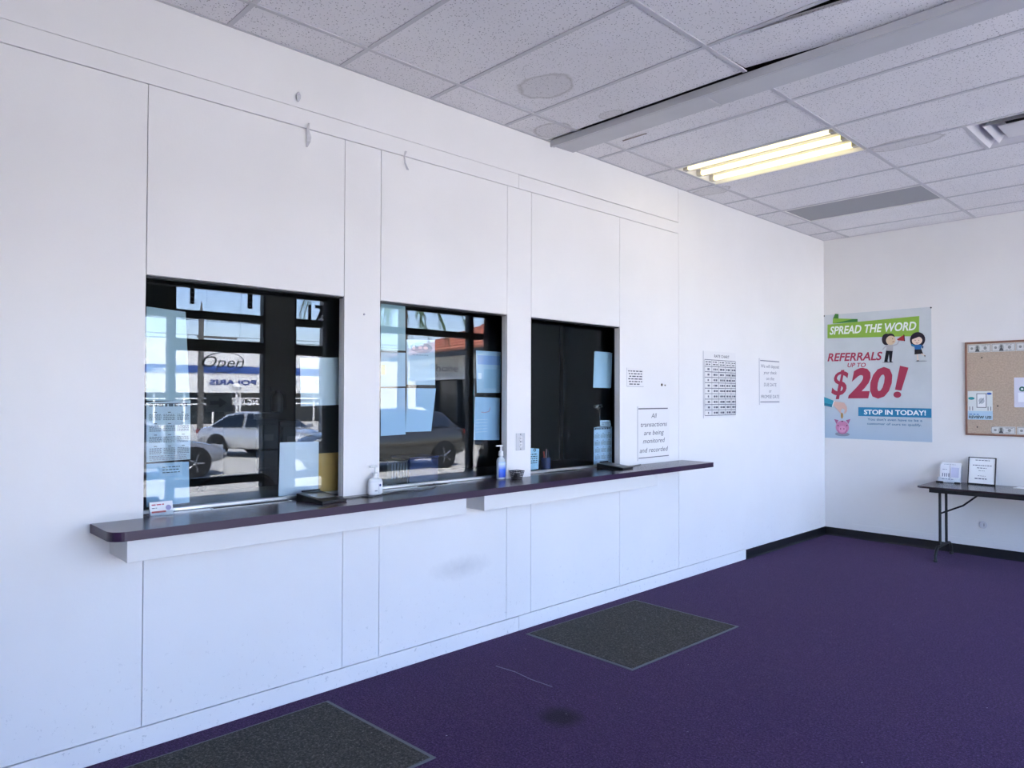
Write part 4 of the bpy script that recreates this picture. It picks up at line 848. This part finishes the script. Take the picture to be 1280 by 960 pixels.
# ================================================================== FOLDING TABLE
TX0, TX1, TY0, TY1, TZ = 1.155, 2.985, 7.545, 8.180, 0.712
t = thing('folding_table', 'dark folding table with black metal legs against the back wall', 'table', (2.07, 7.86, 0))
MB().prism([(TX0, TY0 + .03, TZ - .018), (TX0 + .03, TY0, TZ - .018), (TX1 - .03, TY0, TZ - .018), (TX1, TY0 + .03, TZ - .018), (TX1, TY1 - .03, TZ - .018), (TX1 - .03, TY1, TZ - .018), (TX0 + .03, TY1, TZ - .018), (TX0, TY1 - .03, TZ - .018)], (0, 0, .018)).build('tabletop', mat('walnut_laminate', '3a3032', 0.22, var=0.15, vscale=5), t, bevel=0.002)
for a, b_ in (((TX0 + .10, TY0 + .025), (TX1 - .10, TY0 + .045)), ((TX0 + .10, TY1 - .045), (TX1 - .10, TY1 - .025)), ((TX0 + .10, TY0 + .045), (TX0 + .12, TY1 - .045)), ((TX1 - .12, TY0 + .045), (TX1 - .10, TY1 - .045))):
    box('apron', (a[0], a[1], TZ - .055), (b_[0], b_[1], TZ - .018), mat('apron_black', '161416', 0.5), t)
for s, xl in ((1, 1.294), (-1, TX1 - 0.139)):
    ym = (7.609 + 8.121) / 2
    pn, pf = ym - 0.105, ym + 0.095
    for yq in (pn, pf): MB().tube([(xl, yq, 0.125), (xl, yq, TZ - 0.02)], 0.0125, 12).build('leg', M_BLKMETAL, t, smooth=True)
    MB().tube([(xl, 7.609, 0.012), (xl, 7.612, 0.06), (xl, 7.635, 0.10), (xl, 7.675, 0.125), (xl, 7.72, 0.13), (xl, 8.01, 0.13), (xl, 8.055, 0.125), (xl, 8.095, 0.10), (xl, 8.118, 0.06), (xl, 8.121, 0.012)], 0.0135, 12).build('foot', M_BLKMETAL, t, smooth=True)
    for yq in (7.609, 8.121): MB().lathe((xl, yq, 0.0), [(0.016, 0), (0.018, 0.003), (0.017, 0.022)], 12).build('foot_cap', M_PLASTB, t)
    MB().tube([(xl, pn - .0, 0.44), (xl + s * 0.18, ym - 0.05, 0.53), (xl + s * 0.36, ym - 0.05, TZ - 0.02)], 0.008, 8).build('brace', M_BLKMETAL, t)
    MB().tube([(xl, pn, 0.44), (xl, pf, 0.44)], 0.008, 8).build('crossbar', M_BLKMETAL, t)
Zt = TZ + 0.0004
# brochure holder
t = thing('brochure_holder', 'clear stand holding white brochures on the folding table', 'brochure holder', (1.29, 8.08, Zt))
x0_, x1_ = 1.190, 1.392
MB().box((x0_, 8.03, Zt), (x1_, 8.12, Zt + .004)).prism([(x0_, 8.12, Zt), (x0_, 8.155, Zt + .17), (x0_, 8.152, Zt + .17), (x0_, 8.117, Zt)], (x1_ - x0_, 0, 0)).prism([(x0_, 8.035, Zt), (x0_, 8.038, Zt), (x0_, 8.05, Zt + .05), (x0_, 8.047, Zt + .05)], (x1_ - x0_, 0, 0)).build('stand', M_ACRYL, t)
MB().box((x0_ - .004, 8.03, Zt), (x0_ + .06, 8.034, Zt + .012)).box((x1_ - .045, 8.03, Zt), (x1_ + .004, 8.034, Zt + .012)).build('black_lip', M_PLASTB, t)
def leaf(a, b_, h, y, c_, pr):
    o = MB().prism([(a, y, Zt + .0045), (a, y + 0.036 * h / .17, Zt + h), (a, y + 0.04 * h / .17, Zt + h), (a, y + .004, Zt + .0045)], (b_ - a, 0, 0)).build('brochure', ink(c_), t)
    P = Print((a, y, Zt + .0045), (1, 0, 0), Vector((0, 0.036, 0.17 - .0045)).normalized()); pr(P, b_ - a, h); P.build('print', o)
leaf(x0_ + .02, x1_ - .01, .19, 8.105, 'e6e8ec', lambda P, w, h: P.greek(.02, w - .05, h - .02, .004, '8a94a8', .02))
leaf(x0_ + .012, x0_ + .095, .17, 8.09, 'e9ebf0', lambda P, w, h: (P.greek(.02, .06, h - .05, .005, '7a86a0', .02), [P.rect(.02 + .018 * k, .05, .028 + .018 * k, .085, '6a7488') for k in range(4)]))
leaf(x0_ + .103, x1_ - .012, .165, 8.088, 'e6e8f0', lambda P, w, h: P.rect(.008, .03, w - .012, h - .02, 'c2c6de'))
leaf(x0_ + .006, x1_ - .008, .05, 8.07, 'eceef2', lambda P, w, h: P.greek(.03, w - .04, .025, .006, '8088a0', .03))
# framed notice
fx0, fx1, fy, fh = 1.448, 1.682, 8.075, 0.262
t = thing('framed_notice', 'black framed paper notice standing on the folding table', 'sign', ((fx0 + fx1) / 2, fy, Zt))
def fq(x, s, d=0.0): return (x, fy + 0.20 * s * fh + d - 0.01 * (x - fx0) / (fx1 - fx0), Zt + s * fh)
def slab(x0_, x1_, s0, s1, d0, d1, m, nm):
    o = MB().add([fq(x0_, s0, d0), fq(x1_, s0, d0), fq(x1_, s1, d0), fq(x0_, s1, d0), fq(x0_, s0, d1), fq(x1_, s0, d1), fq(x1_, s1, d1), fq(x0_, s1, d1)], [(0, 1, 2, 3), (7, 6, 5, 4), (0, 4, 5, 1), (1, 5, 6, 2), (2, 6, 7, 3), (3, 7, 4, 0)]).build(nm, m, t); return o
slab(fx0 + .006, fx1 - .006, 0.02, .98, 0, .004, M_PAPER, 'paper')
for a in ((fx0, fx1, 0, .05), (fx0, fx1, .975, 1), (fx0, fx0 + .008, .05, .975), (fx1 - .008, fx1, .05, .975)): slab(*a, -.006, .008, M_PLASTB, 'frame_rail')
P = Print(fq(fx0, 0, -0.0003), Vector(fq(fx1, 0)) - Vector(fq(fx0, 0)), Vector(fq(fx0, 1)) - Vector(fq(fx0, 0)))
P.u.normalize(); P.vv.normalize(); P.n = P.u.cross(P.vv); w = fx1 - fx0
for a, b_, z, h in ((.06, .18, .235, .006), (.04, .20, .185, .007), (.075, .155, .16, .006), (.09, .14, .135, .004), (.085, .15, .085, .004), (.06, .17, .055, .009)): P.greek(a, b_, z, h, '4a5264', .02)
P.build('print', t)
MB().prism([(1.55, fy + .05, Zt + .2), (1.58, fy + .05, Zt + .2), (1.58, fy + .098, Zt), (1.55, fy + .098, Zt)], (0, .003, 0)).build('easel_back', M_PLASTB, t)
q = px(1268, 609, 2, TZ)
tag(MB().prism([(1.83, 8.02, Zt), (2.04, 8.00, Zt), (2.06, 8.15, Zt), (1.85, 8.165, Zt)], (0, 0, .002)).build('loose_paper', M_PAPER, loc=(1.94, 8.1, Zt)), 'loose white paper lying flat on the folding table', 'paper')

# ================================================================== FLOOR MATS, THREAD
def mat_material():
    k = NT('mat_pile'); g = k.new('ShaderNodeNewGeometry'); pos = g.outputs['Position']; f = k.noise(pos, 90, 6, 0.85)
    k.l.new(k.ramp(f, [(0.3, lin('1c1b18')), (0.55, lin('524f4a')), (0.72, lin('a09c94'))]), k.b.inputs['Base Color']); k.b.inputs['Roughness'].default_value = 0.95; k.b.inputs['Specular IOR Level'].default_value = 0.1; k.bump(f, 0.8, 0.008); return k.m
M_MAT = mat_material()
def fmat(label, pts):
    c0 = sum((Vector((*p, 0)) for p in pts), Vector()) / 4
    t = thing('floor_mat', label, 'mat', (c0.x, c0.y, 0.0003))
    MB().prism([(p[0], p[1], 0.0004) for p in pts], (0, 0, .0035)).build('rubber_border', mat('mat_rubber', '5b5f66', 0.6), t, bevel=0.001)
    ins = [Vector((*p, 0.0039)) + (c0 - Vector((*p, 0))) * 0.018 * 2 for p in pts]
    MB().prism([(p.x, p.y, 0.0039) for p in ins], (0, 0, .004)).build('pile', M_MAT, t, bevel=0.002)
fmat('charcoal floor mat under the third counter window', [(0.085, 3.345), (0.945, 3.340), (0.972, 4.502), (0.106, 4.508)])
fmat('charcoal floor mat under the first counter window', [(0.125, 0.72), (0.965, 0.745), (0.956, 1.930), (0.118, 1.888)])
tag(MB().tube([(0.361, 2.828, 0.002), (0.50, 2.845, 0.003), (0.64, 2.835, 0.002), (0.786, 2.846, 0.002)], 0.0018, 6).build('thread', mat('pale_thread', '8f88a0', 0.8), loc=(0.57, 2.84, 0)), 'thin pale thread lying on the purple carpet', 'thread')
# ================================================================== OUTSIDE (seen only mirrored in the counter glass)
GZ = -0.40
M_LOT = mat('car_park_paving', 'b8b5ae', 0.9, var=0.1, vscale=0.8, bump=0.2)
struct(box('ground', (XS + 1.7, -70, GZ - 0.2), (130, 110, GZ), M_LOT), 'pale sunlit car park', 'ground')
struct(box('pavement', (XS + 0.16, -20, GZ - 0.2), (XS + 1.7, 40, -0.03), mat('concrete_walk', 'b9b4aa', 0.85, var=0.08)), 'concrete walkway along the shopfront', 'pavement')
DK = mat('car_glass', '10151c', 0.06, spec=0.8); TYRE = mat('tyre', '0c0c0d', 0.8); RIM = mat('wheel_rim', '8d9094', 0.3, metal=0.8)
def car(label, c_, X, Y, rot, L=4.7, Wd=1.85, H=1.46, suv=False, metal=0.3):
    rt = thing('car', label, 'car', (0, 0, 0)); pm = mat('paint_' + c_, c_, 0.25, metal=metal, coat=0.8)
    hb = 0.16 if suv else 0.0; h = L / 2; hw = Wd / 2
    st = [(-h, 0.42, 0.80 + hb, .72), (-h + .05, 0.32, 0.93 + hb, .86), (-h + .55, 0.26, 0.98 + hb, .97), (-h + 1.2, 0.24, 0.97 + hb, 1.0), (0, 0.23, 0.93 + hb, 1.0), (h - 1.6, 0.24, 0.93 + hb, .99), (h - 1.1, 0.25, 0.90 + hb, .98), (h - .45, 0.28, 0.79 + hb, .92), (h - .08, 0.33, 0.66 + hb, .78), (h, 0.42, 0.56 + hb, .62)]
    vs = []; fs = []; n = 12
    for x, zb, zt, w in st:
        w *= hw; zm = (zb + zt) / 2
        vs += [(x, -w * .82, zb), (x, -w * .97, zb + .08), (x, -w, zm), (x, -w * .96, zt - .12), (x, -w * .86, zt - .02), (x, -w * .4, zt + .012), (x, w * .4, zt + .012), (x, w * .86, zt - .02), (x, w * .96, zt - .12), (x, w, zm), (x, w * .97, zb + .08), (x, w * .82, zb)]
    for i in range(len(st) - 1): fs += [(i * n + k, i * n + (k + 1) % n, (i + 1) * n + (k + 1) % n, (i + 1) * n + k) for k in range(n)]
    fs += [tuple(range(n - 1, -1, -1)), tuple((len(st) - 1) * n + k for k in range(n))]
    MB().add(vs, fs).build('body', pm, rt, smooth=True, subsurf=2)
    bz = 0.92 + hb
    top = [(h - 1.25, bz - .02, .80), (h - 1.9, H - .06, .62), (.1, H, .63), (-.7, H - .02, .62), (-h + (0.75 if suv else 1.05), H - (.12 if suv else .12), .58), (-h + (.28 if suv else .45), bz, .74)]
    vs = []
    for x, z, w in top: vs += [(x, -w * hw / .93, z), (x, w * hw / .93, z)]
    k = len(top); fs = [(2 * i, 2 * i + 1, 2 * i + 3, 2 * i + 2) for i in range(k - 1)] + [tuple(2 * i for i in range(k)), tuple(2 * i + 1 for i in range(k - 1, -1, -1)), (0, 2 * k - 2, 2 * k - 1, 1)]
    MB().add(vs, fs).build('cabin', pm, rt, bevel=0.05, bseg=3, smooth=True)
    for nm, i in (('windscreen', 0), ('rear_window', k - 2)):
        (xa, za, wa), (xb_, zb_, wb) = top[i], top[i + 1]; nrm = Vector((zb_ - za, 0, xa - xb_)).normalized(); nrm = nrm if nrm.z > 0 else -nrm
        q = lambda f, s: Vector((xa + (xb_ - xa) * f, s * (wa + (wb - wa) * f - .08) * hw / .93, za + (zb_ - za) * f)) + nrm * .004
        MB().prism([q(.08, -1), q(.08, 1), q(.92, 1), q(.92, -1)], nrm * .004).build(nm, DK, rt)
    for s in (-1, 1):
        for a0, a1 in ((0.36, 0.62), (0.655, 0.97)):
            xs0, xs1 = h - 1.4 + (-h + .55 - h + 1.4) * (a0 - .3) / .7, h - 1.4 + (-h + .55 - h + 1.4) * (a1 - .3) / .7
            def edge(x):
                for (xa, za, wa), (xb_, zb_, wb) in zip(top, top[1:]):
                    if xb_ <= x <= xa: f = (x - xa) / (xb_ - xa); return za + (zb_ - za) * f
                return bz
            pts = []
            for x, up in ((xs0, 0), (xs1, 0), (xs1, 1), ((xs0 + xs1) / 2, 1), (xs0, 1)):
                zt = edge(x) - .07 if up else bz + .03; zt = max(zt, bz + .035)
                w = (.79 - (.79 - .62) * (zt - bz) / (H - bz)) * hw / .93; pts.append((x, s * (w + .006), zt))
            MB().prism(pts, (0, s * .006, 0)).build('side_window', DK, rt)
    for x in (h - .93, -h + .95):
        for s in (-1, 1):
            yw = s * (hw - .085)
            MB().lathe((x, yw - .11, .34), [(.22, 0), (.33, .0), (.345, .03), (.345, .19), (.33, .22), (.22, .22)], 28, axis='y').build('tyre', TYRE, rt, smooth=True)
            rm = MB().lathe((x, yw - .085, .34), [(.235, 0), (.235, .17), (.20, .17), (.20, 0)], 24, axis='y')
            for q in range(5):
                an = q * 2 * math.pi / 5; yo = yw + s * .095
                rm.tube([(x, yo, .34), (x + .22 * math.cos(an), yo, .34 + .22 * math.sin(an))], .024, 6)
            rm.build('rim', RIM, rt, smooth=True)
            MB().lathe((x, s * (hw - .006) - .015, .36), [(.385, 0), (.385, .03)], 28, axis='y').build('wheel_arch', TYRE, rt)
    for s in (-1, 1):
        MB().prism([(h - .42, s * hw * .62, .66 + hb), (h - .16, s * hw * .50, .63 + hb), (h - .12, s * hw * .52, .70 + hb), (h - .46, s * hw * .74, .775 + hb)], (.035, s * .05, .02)).build('headlight', mat('lamp_clear', 'e8ecee', 0.1, coat=1.0), rt)
        MB().box((-h - .005, s * hw * .48, .74 + hb), (-h + .12, s * hw * .80, .86 + hb)).build('tail_light', mat('lamp_red', '7a1416', 0.2), rt)
        MB().box((h - 1.45, s * (hw - .02), bz - .01), (h - 1.3, s * (hw + .13), bz + .11)).build('mirror', pm, rt, bevel=.02)
    box('grille', (h - .03, -hw * .42, .40), (h + .004, hw * .42, .56 + hb * .5), M_BLACK, rt); box('bumper_trim', (-h - .006, -hw * .55, .36), (-h + .05, hw * .55, .48), M_BLACK, rt)
    rt.location = (X, Y, GZ); rt.rotation_euler.z = math.radians(rot); return rt
car('dark grey car parked broadside outside the shop', '34332f', 12.65, 10.85, -90, L=4.75, H=1.62, suv=True)
car('mid grey car parked broadside beyond the walkway', '84868a', 14.75, 5.0, 90, L=4.7)
car('silver car with bright headlights facing the shop', 'd4d5d6', 18.6, 10.5, 152, L=4.5, metal=0.5)
car('white car parked beyond the grey one', 'f0f0ee', 21.5, 5.6, 75, L=4.4, metal=0)
car('blue grey car parked before the lamp post', '5b6b86', 20.2, 16.2, 195, L=4.5)
car('white car parked before the tiled shops', 'ecece8', 23.6, 19.4, 12, L=4.3, metal=0)
car('white van-height car near the motorcycle shop', 'e4e6e8', 24.0, 1.5, 90, L=4.8, H=1.7, suv=True, metal=0)

# shop across the road
BX = 46.0
t = thing('motorcycle_shop', 'white shop with blue stripe and dark glass across the road', 'building', (BX + 5, 26, GZ))
def bz_(v, u=290): return rf(u, v, BX).z
ya, yb_ = -30.0, rf(432, 450, BX).y
white = mat('shop_white', 'e6e4de', 0.8, var=0.05)
box('fascia', (BX, ya, bz_(491)), (BX + 10, yb_, bz_(428)), white, t)
box('blue_stripe', (BX - 0.06, ya, bz_(466.5)), (BX, yb_, bz_(458)), mat('shop_blue', '2f4f92', 0.5), t)
box('glazing', (BX + 0.3, ya, GZ), (BX + 9.9, yb_, bz_(491)), mat('shop_glazing', '1c2124', 0.15), t)
y = ya; k = 0
while y < yb_: box('mullion', (BX + 0.2, y, GZ), (BX + 0.3, y + 0.12, bz_(491)), white, t); y += 1.9
for v in (498, 505): box('transom', (BX + 0.22, ya, bz_(v) - .05), (BX + 0.3, yb_, bz_(v) + .05), white, t)
def letters(s, X, y0, y1, z, h, c_, parent, nm='lettering', shear=0.0, weight=0.0):      # read from the shop: facing -x
    P = Print((X, 0, 0), (0, -1, 0), (0, 0, 1), step=0.002); P.text(s, -y1, z, h, c_, align='l', width=abs(y1 - y0), shear=shear, weight=weight)
    P.mb.add([], []); P.build(nm, parent)
letters('POLARIS', BX - 0.03, rf(262, 478, BX).y, rf(320, 478, BX).y, bz_(481), bz_(474.8) - bz_(481), '2a3f80', t, weight=0.03)
letters('MOTO', BX - 0.09, rf(190, 464, BX).y, rf(212, 464, BX).y, bz_(465.2, 200), bz_(460, 200) - bz_(465.2, 200), 'f2f4f4', t, weight=0.02)
letters('NG IN FI', BX + 0.16, rf(290, 505, BX).y, rf(323, 505, BX).y, bz_(507), bz_(499.5) - bz_(507), 'f0f0ee', t, weight=0.01)
# neighbouring low building continuing the street
t = thing('street_building', 'long cream building further along the street', 'building', (BX + 12, 70, GZ))
box('walls', (BX + 6, yb_ + 2, GZ), (BX + 16, yb_ + 70, 5.2), mat('cream_stucco', 'd8cdb8', 0.85), t); box('roof_edge', (BX + 5.7, yb_ + 1.7, 5.2), (BX + 16.3, yb_ + 70.3, 5.6), mat('brown_edge', '7a6552', 0.8), t)

# tiled-roof wing of the plaza
d0 = Vector((0.978, 0.208, 0)).normalized(); nb = Vector((-d0.y, d0.x, 0)); E0 = Vector((18.8, 19.15, 0))
t = thing('tiled_shops', 'row of shops under an orange clay tile roof', 'building', (18.8, 21, GZ))
S0, S1 = -9.5, 8.5
def wq(s, b_, z): return E0 + d0 * s + nb * b_ + Vector((0, 0, z))
def wbox(nm, s0, s1, b0, b1, z0_, z1, m): MB().add([wq(s0, b0, z0_), wq(s1, b0, z0_), wq(s1, b1, z0_), wq(s0, b1, z0_), wq(s0, b0, z1), wq(s1, b0, z1), wq(s1, b1, z1), wq(s0, b1, z1)], [(3, 2, 1, 0), (4, 5, 6, 7), (0, 1, 5, 4), (1, 2, 6, 5), (2, 3, 7, 6), (3, 0, 4, 7)]).build(nm, m, t)
wbox('upper_wall', S0 + .5, S1 - .5, .9, 9, 2.45, 3.45, mat('shop_stucco', 'd6d4cc', 0.85)); wbox('ledge', S0 + .5, S1 - .5, .75, .9, 2.30, 2.48, white)
wbox('shop_glass', S0 + .6, S1 - .6, 1.2, 8.9, GZ, 2.45, mat('shop_glazing')); wbox('eave_board', S0, S1, 0, .12, 3.28, 3.55, mat('eave_dark', '3a4048', 0.6))
wbox('soffit', S0, S1, 0, 1, 3.45, 3.5, mat('shop_stucco'))
s = S0 + 1
while s < S1 - 1: wbox('shop_pier', s, s + .12, 1.05, 1.2, GZ, 2.3, mat('eave_dark')); s += 2.3
ntile = 11; run, rise = 6.0, 2.3
tm = mat('clay_tile', 'cf8465', 0.8, var=0.2, vscale=1.5)
for i in range(ntile):
    b0, b1 = run * i / ntile - .05, run * (i + 1) / ntile; z0_, z1 = 3.55 + rise * i / ntile, 3.55 + rise * (i + 1) / ntile; hip = 0.85 * i / ntile * 3
    MB().add([wq(S0 + hip, b0, z0_ - .05), wq(S1 - hip, b0, z0_ - .05), wq(S1 - hip, b1, z1 - .12), wq(S0 + hip, b1, z1 - .12), wq(S0 + hip, b0, z0_ + .07), wq(S1 - hip, b0, z0_ + .07), wq(S1 - hip, b1, z1), wq(S0 + hip, b1, z1)],
             [(3, 2, 1, 0), (4, 5, 6, 7), (0, 1, 5, 4), (1, 2, 6, 5), (2, 3, 7, 6), (3, 0, 4, 7)]).build('tile_course', tm, t)
# teal and blue banners before the glass
for i, (s, hgt, c_, w) in enumerate(((-1.6, 1.5, '2f8f96', .5), (-3.4, 1.6, '3f64b4', .32), (-4.0, 1.9, '3f7ac0', .3))):
    q = thing('feather_banner', ('teal', 'narrow blue', 'tall blue')[i] + ' advertising banner before the tiled shops', 'banner', wq(s, -.6, GZ))
    MB().tube([wq(s, -.6, GZ), wq(s, -.6, GZ + hgt + .9)], .02).build('pole', M_ALU, q); MB().prism([wq(s + .02, -.6, GZ + .9), wq(s + w, -.6, GZ + 1.0), wq(s + w, -.6, GZ + .8 + hgt), wq(s + .02, -.6, GZ + .9 + hgt)], nb * .01).build('flag', ink(c_), q)

# poles and wires
def gp(u, X): q = rf(u, 470, X); return Vector((X, q.y, GZ))
p = gp(251, 35); t = thing('utility_pole', 'wooden utility pole across the car park', 'pole', p)
MB().tube([p, p + Vector((0, 0, 6.3))], [.17, .13], 12).build('shaft', mat('pole_grey', '5c5a56', 0.8), t, smooth=True)
MB().tube([p + Vector((0, 0, 6.3)), p + Vector((0, 0, 6.9))], [.1, .02], 8).build('finial', mat('pole_grey'), t); box('crossarm', (p.x - .05, p.y - .2, p.z + 5.0), (p.x + .05, p.y + 1.9, p.z + 5.1), mat('pole_grey'), t)
for i, (dz, dy) in enumerate(((5.9, 0), (5.1, 1.2), (4.9, .2))):
    MB().tube([p + Vector((0, -40, dz + 1.0)), p + Vector((0, -20 + dy, dz + .2)), p + Vector((0, dy, dz)), p + Vector((-1, 22, dz + .15)), p + Vector((-2, 45, dz + .9))], .02, 5).build('wire', mat('wire_dark', '2a2c30', 0.6), t)
p = gp(402.5, 16); t = thing('lamp_post', 'tall grey steel lamp post in the car park', 'lamp post', p)
MB().tube([p, p + Vector((0, 0, 8.5))], [.09, .06], 12).build('shaft', mat('post_grey', '5e6266', 0.5), t, smooth=True); MB().tube([p + Vector((0, 0, 8.4)), p + Vector((-.6, .4, 8.7)), p + Vector((-1.4, .9, 8.75))], .04).build('arm', mat('post_grey'), t); box('lamp_head', (p.x - 1.9, p.y + .8, p.z + 8.65), (p.x - 1.3, p.y + 1.05, p.z + 8.8), mat('post_grey'), t)
p = gp(296, 32); zt = rf(296, 480, 32).z; t = thing('globe_lamp', 'slim post topped by a white globe lamp', 'lamp post', p)
MB().tube([p, (p.x, p.y, zt - .2)], .06, 8).build('shaft', white, t); MB().lathe((p.x, p.y, zt - .35), [(.05, 0), (.2, .06), (.26, .2), (.2, .34), (.05, .4)], 14).build('globe', white, t, smooth=True)

# palms
def palm(label, u, X, zc, rr, nf=44):
    p = gp(u, X); t = thing('palm_tree', label, 'tree', p); c0 = Vector((p.x, p.y, zc))
    MB().tube([p, p + Vector((.05, .05, (zc - GZ) * .5)), c0], [.2, .16, .14], 10).build('trunk', mat('palm_bark', '6b5d4c', 0.9, var=0.2, vscale=6), t, smooth=True)
    m = MB(); lm = mat('palm_leaf', '4c6a3a', 0.55, var=0.25, vscale=3)
    for k in range(nf):
        an = k * 2.399; el = math.radians(random.uniform(-60, 55)); pts = []
        for j in range(9):
            f = j / 8; r = rr * (f * math.cos(el) + .12 * f); z = rr * (f * math.sin(el) * .8 - .75 * f * f); pts.append(c0 + Vector((r * math.cos(an), r * math.sin(an), z)))
        m.tube(pts, [.02] * 9, 4)
        side = Vector((-math.sin(an), math.cos(an), 0))
        for j in range(1, 9):
            a = pts[j]; tdir = (pts[j] - pts[j - 1]).normalized()
            for hh in (0, .25, .5, .75):
                b0 = a - tdir * hh * rr / 8; ll = .42 * rr * (1 - .55 * j / 8) * .6
                for s in (-1, 1):
                    tip = b0 + side * s * ll * .55 + tdir * ll * .5 - Vector((0, 0, ll * .75)); m.add([b0 - tdir * .025, b0 + tdir * .025, tip + tdir * .012, tip - tdir * .012], [(0, 1, 2, 3)])
    o = m.build('fronds', lm, t, fixn=False); o['kind'] = 'stuff'
palm('palm tree with drooping fronds before the tiled shops', 503, 15.5, 6.3, 2.1, 34)
palm('palm tree behind the grey lamp post', 431, 24.0, 8.9, 2.8, 30)
palm('palm tree standing farther along the car park', 350, 33.0, 10.6, 1.9, 26)

def translucent(name, c_):
    k = NT(name); tl = k.new('ShaderNodeBsdfTranslucent'); tl.inputs[0].default_value = lin(c_); mx = k.new('ShaderNodeMixShader'); mx.inputs[0].default_value = 0.6; k.b.inputs['Base Color'].default_value = lin(c_)
    out = [x for x in k.n if x.type == 'OUTPUT_MATERIAL'][0]; k.l.new(k.b.outputs[0], mx.inputs[1]); k.l.new(tl.outputs[0], mx.inputs[2]); k.l.new(mx.outputs[0], out.inputs[0]); return k.m
# lettering, neon and hangers on the shop windows
XI = XS - 0.01
for i, (u0, u1, v1) in enumerate(((238, 243.5, 380), (310, 316, 386))):
    a, b_ = rf(u0, 360, XI).y, rf(u1, 360, XI).y; z0_ = rf((u0 + u1) / 2, v1, XI).z
    t = thing('sign_hanger', ('black notched sign hanger nearer the dark transom board', 'black notched sign hanger nearer the pier')[i], 'hanger', (XI, (a + b_) / 2, z0_))
    box('strip', (XI, a, z0_), (XI + 0.006, b_, SHEAD), M_BLACK, t)
    z = z0_ + 0.02
    while z < SHEAD - .03: box('notch', (XI - 0.002, (a + b_) / 2 - .012, z), (XI, (a + b_) / 2 + .012, z + .018), M_PAPER, t); z += .055
t = thing('neon_sign', 'unlit script neon open sign hung in the shop window', 'neon sign', (XI, rf(282, 455, XI).y, rf(282, 470, XI).z))
P = Print((XI + 0.02, 0, 0), (0, 1, 0), (0, 0, 1)); a, b_ = rf(254, 455, XI).y, rf(306, 455, XI).y; P.text('Open', a, rf(280, 459, XI).z, 0.135, '15161a', align='l', width=b_ - a, shear=0.3)
P.build('lettering', t)
yc, zc = rf(280, 455, XI).y, rf(280, 453, XI).z
MB().tube([(XI + .015, yc + (b_ - a) * .5 * math.cos(q) * 1.0, zc + .125 * math.sin(q) + .05 * math.cos(q) * .3) for q in [2 * math.pi * k / 32 for k in range(33)]], .006, 6).build('ring_tube', mat('neon_tube_dark', '2a2a30', 0.3), t)
for k in (-.2, .2): MB().tube([(XI + .01, yc + k, zc + .12), (XI + .005, yc + k * 1.1, SHEAD)], .0025, 5).build('hanging_wire', M_PLASTB, t)
a, b_ = rf(259, 500, XI).y, rf(292, 500, XI).y; z0_, z1 = rf(275, 515, XI).z, rf(275, 491, XI).z
t = thing('arrow_sign', 'grey sign with an arrow on the shop window', 'sign', (XI, (a + b_) / 2, z0_))
box('panel', (XI + .03, a, z0_), (XI + .034, b_, z1), translucent('arrow_film', 'b4b2ae'), t)
P = Print((XI + .03, 0, 0), (0, -1, 0), (0, 0, 1)); w, h = b_ - a, z1 - z0_
P.poly([(-(a + .15 * w), z0_ + .38 * h), (-(a + .15 * w), z0_ + .58 * h), (-(a + .48 * w), z0_ + .58 * h), (-(a + .48 * w), z0_ + .76 * h), (-(a + .80 * w), z0_ + .48 * h), (-(a + .48 * w), z0_ + .2 * h), (-(a + .48 * w), z0_ + .38 * h)][::-1], '3c3c3e'); P.line([(-(a + .2 * w), z0_ + .86 * h), (-(a + .7 * w), z0_ + .86 * h)], .012, '6a6a6a')
P.build('print', t)
def vinyl(name, label, s, u0, u1, v, h_px, weight=0.0):
    a, b_ = rf(u0, v, XS).y, rf(u1, v, XS).y; z = rf(u0, v, XS).z; hh = rf(u0, v - h_px, XS).z - z
    t = thing(name, label, 'lettering', (XS + .062, (a + b_) / 2, z)); P = Print((XS + .0612, 0, 0), (0, 1, 0), (0, 0, 1)); P.text(s, a, z, hh, '202226', align='l', width=b_ - a, weight=weight); P.build('letters', t)
vinyl('street_number', 'dark street number 17 stuck on the shop window transom', '17', 388, 410, 399, 19, .03)
vinyl('window_lettering', 'dark word phone stuck on the shop window', 'Phone', 541, 576, 464, 10, .0)
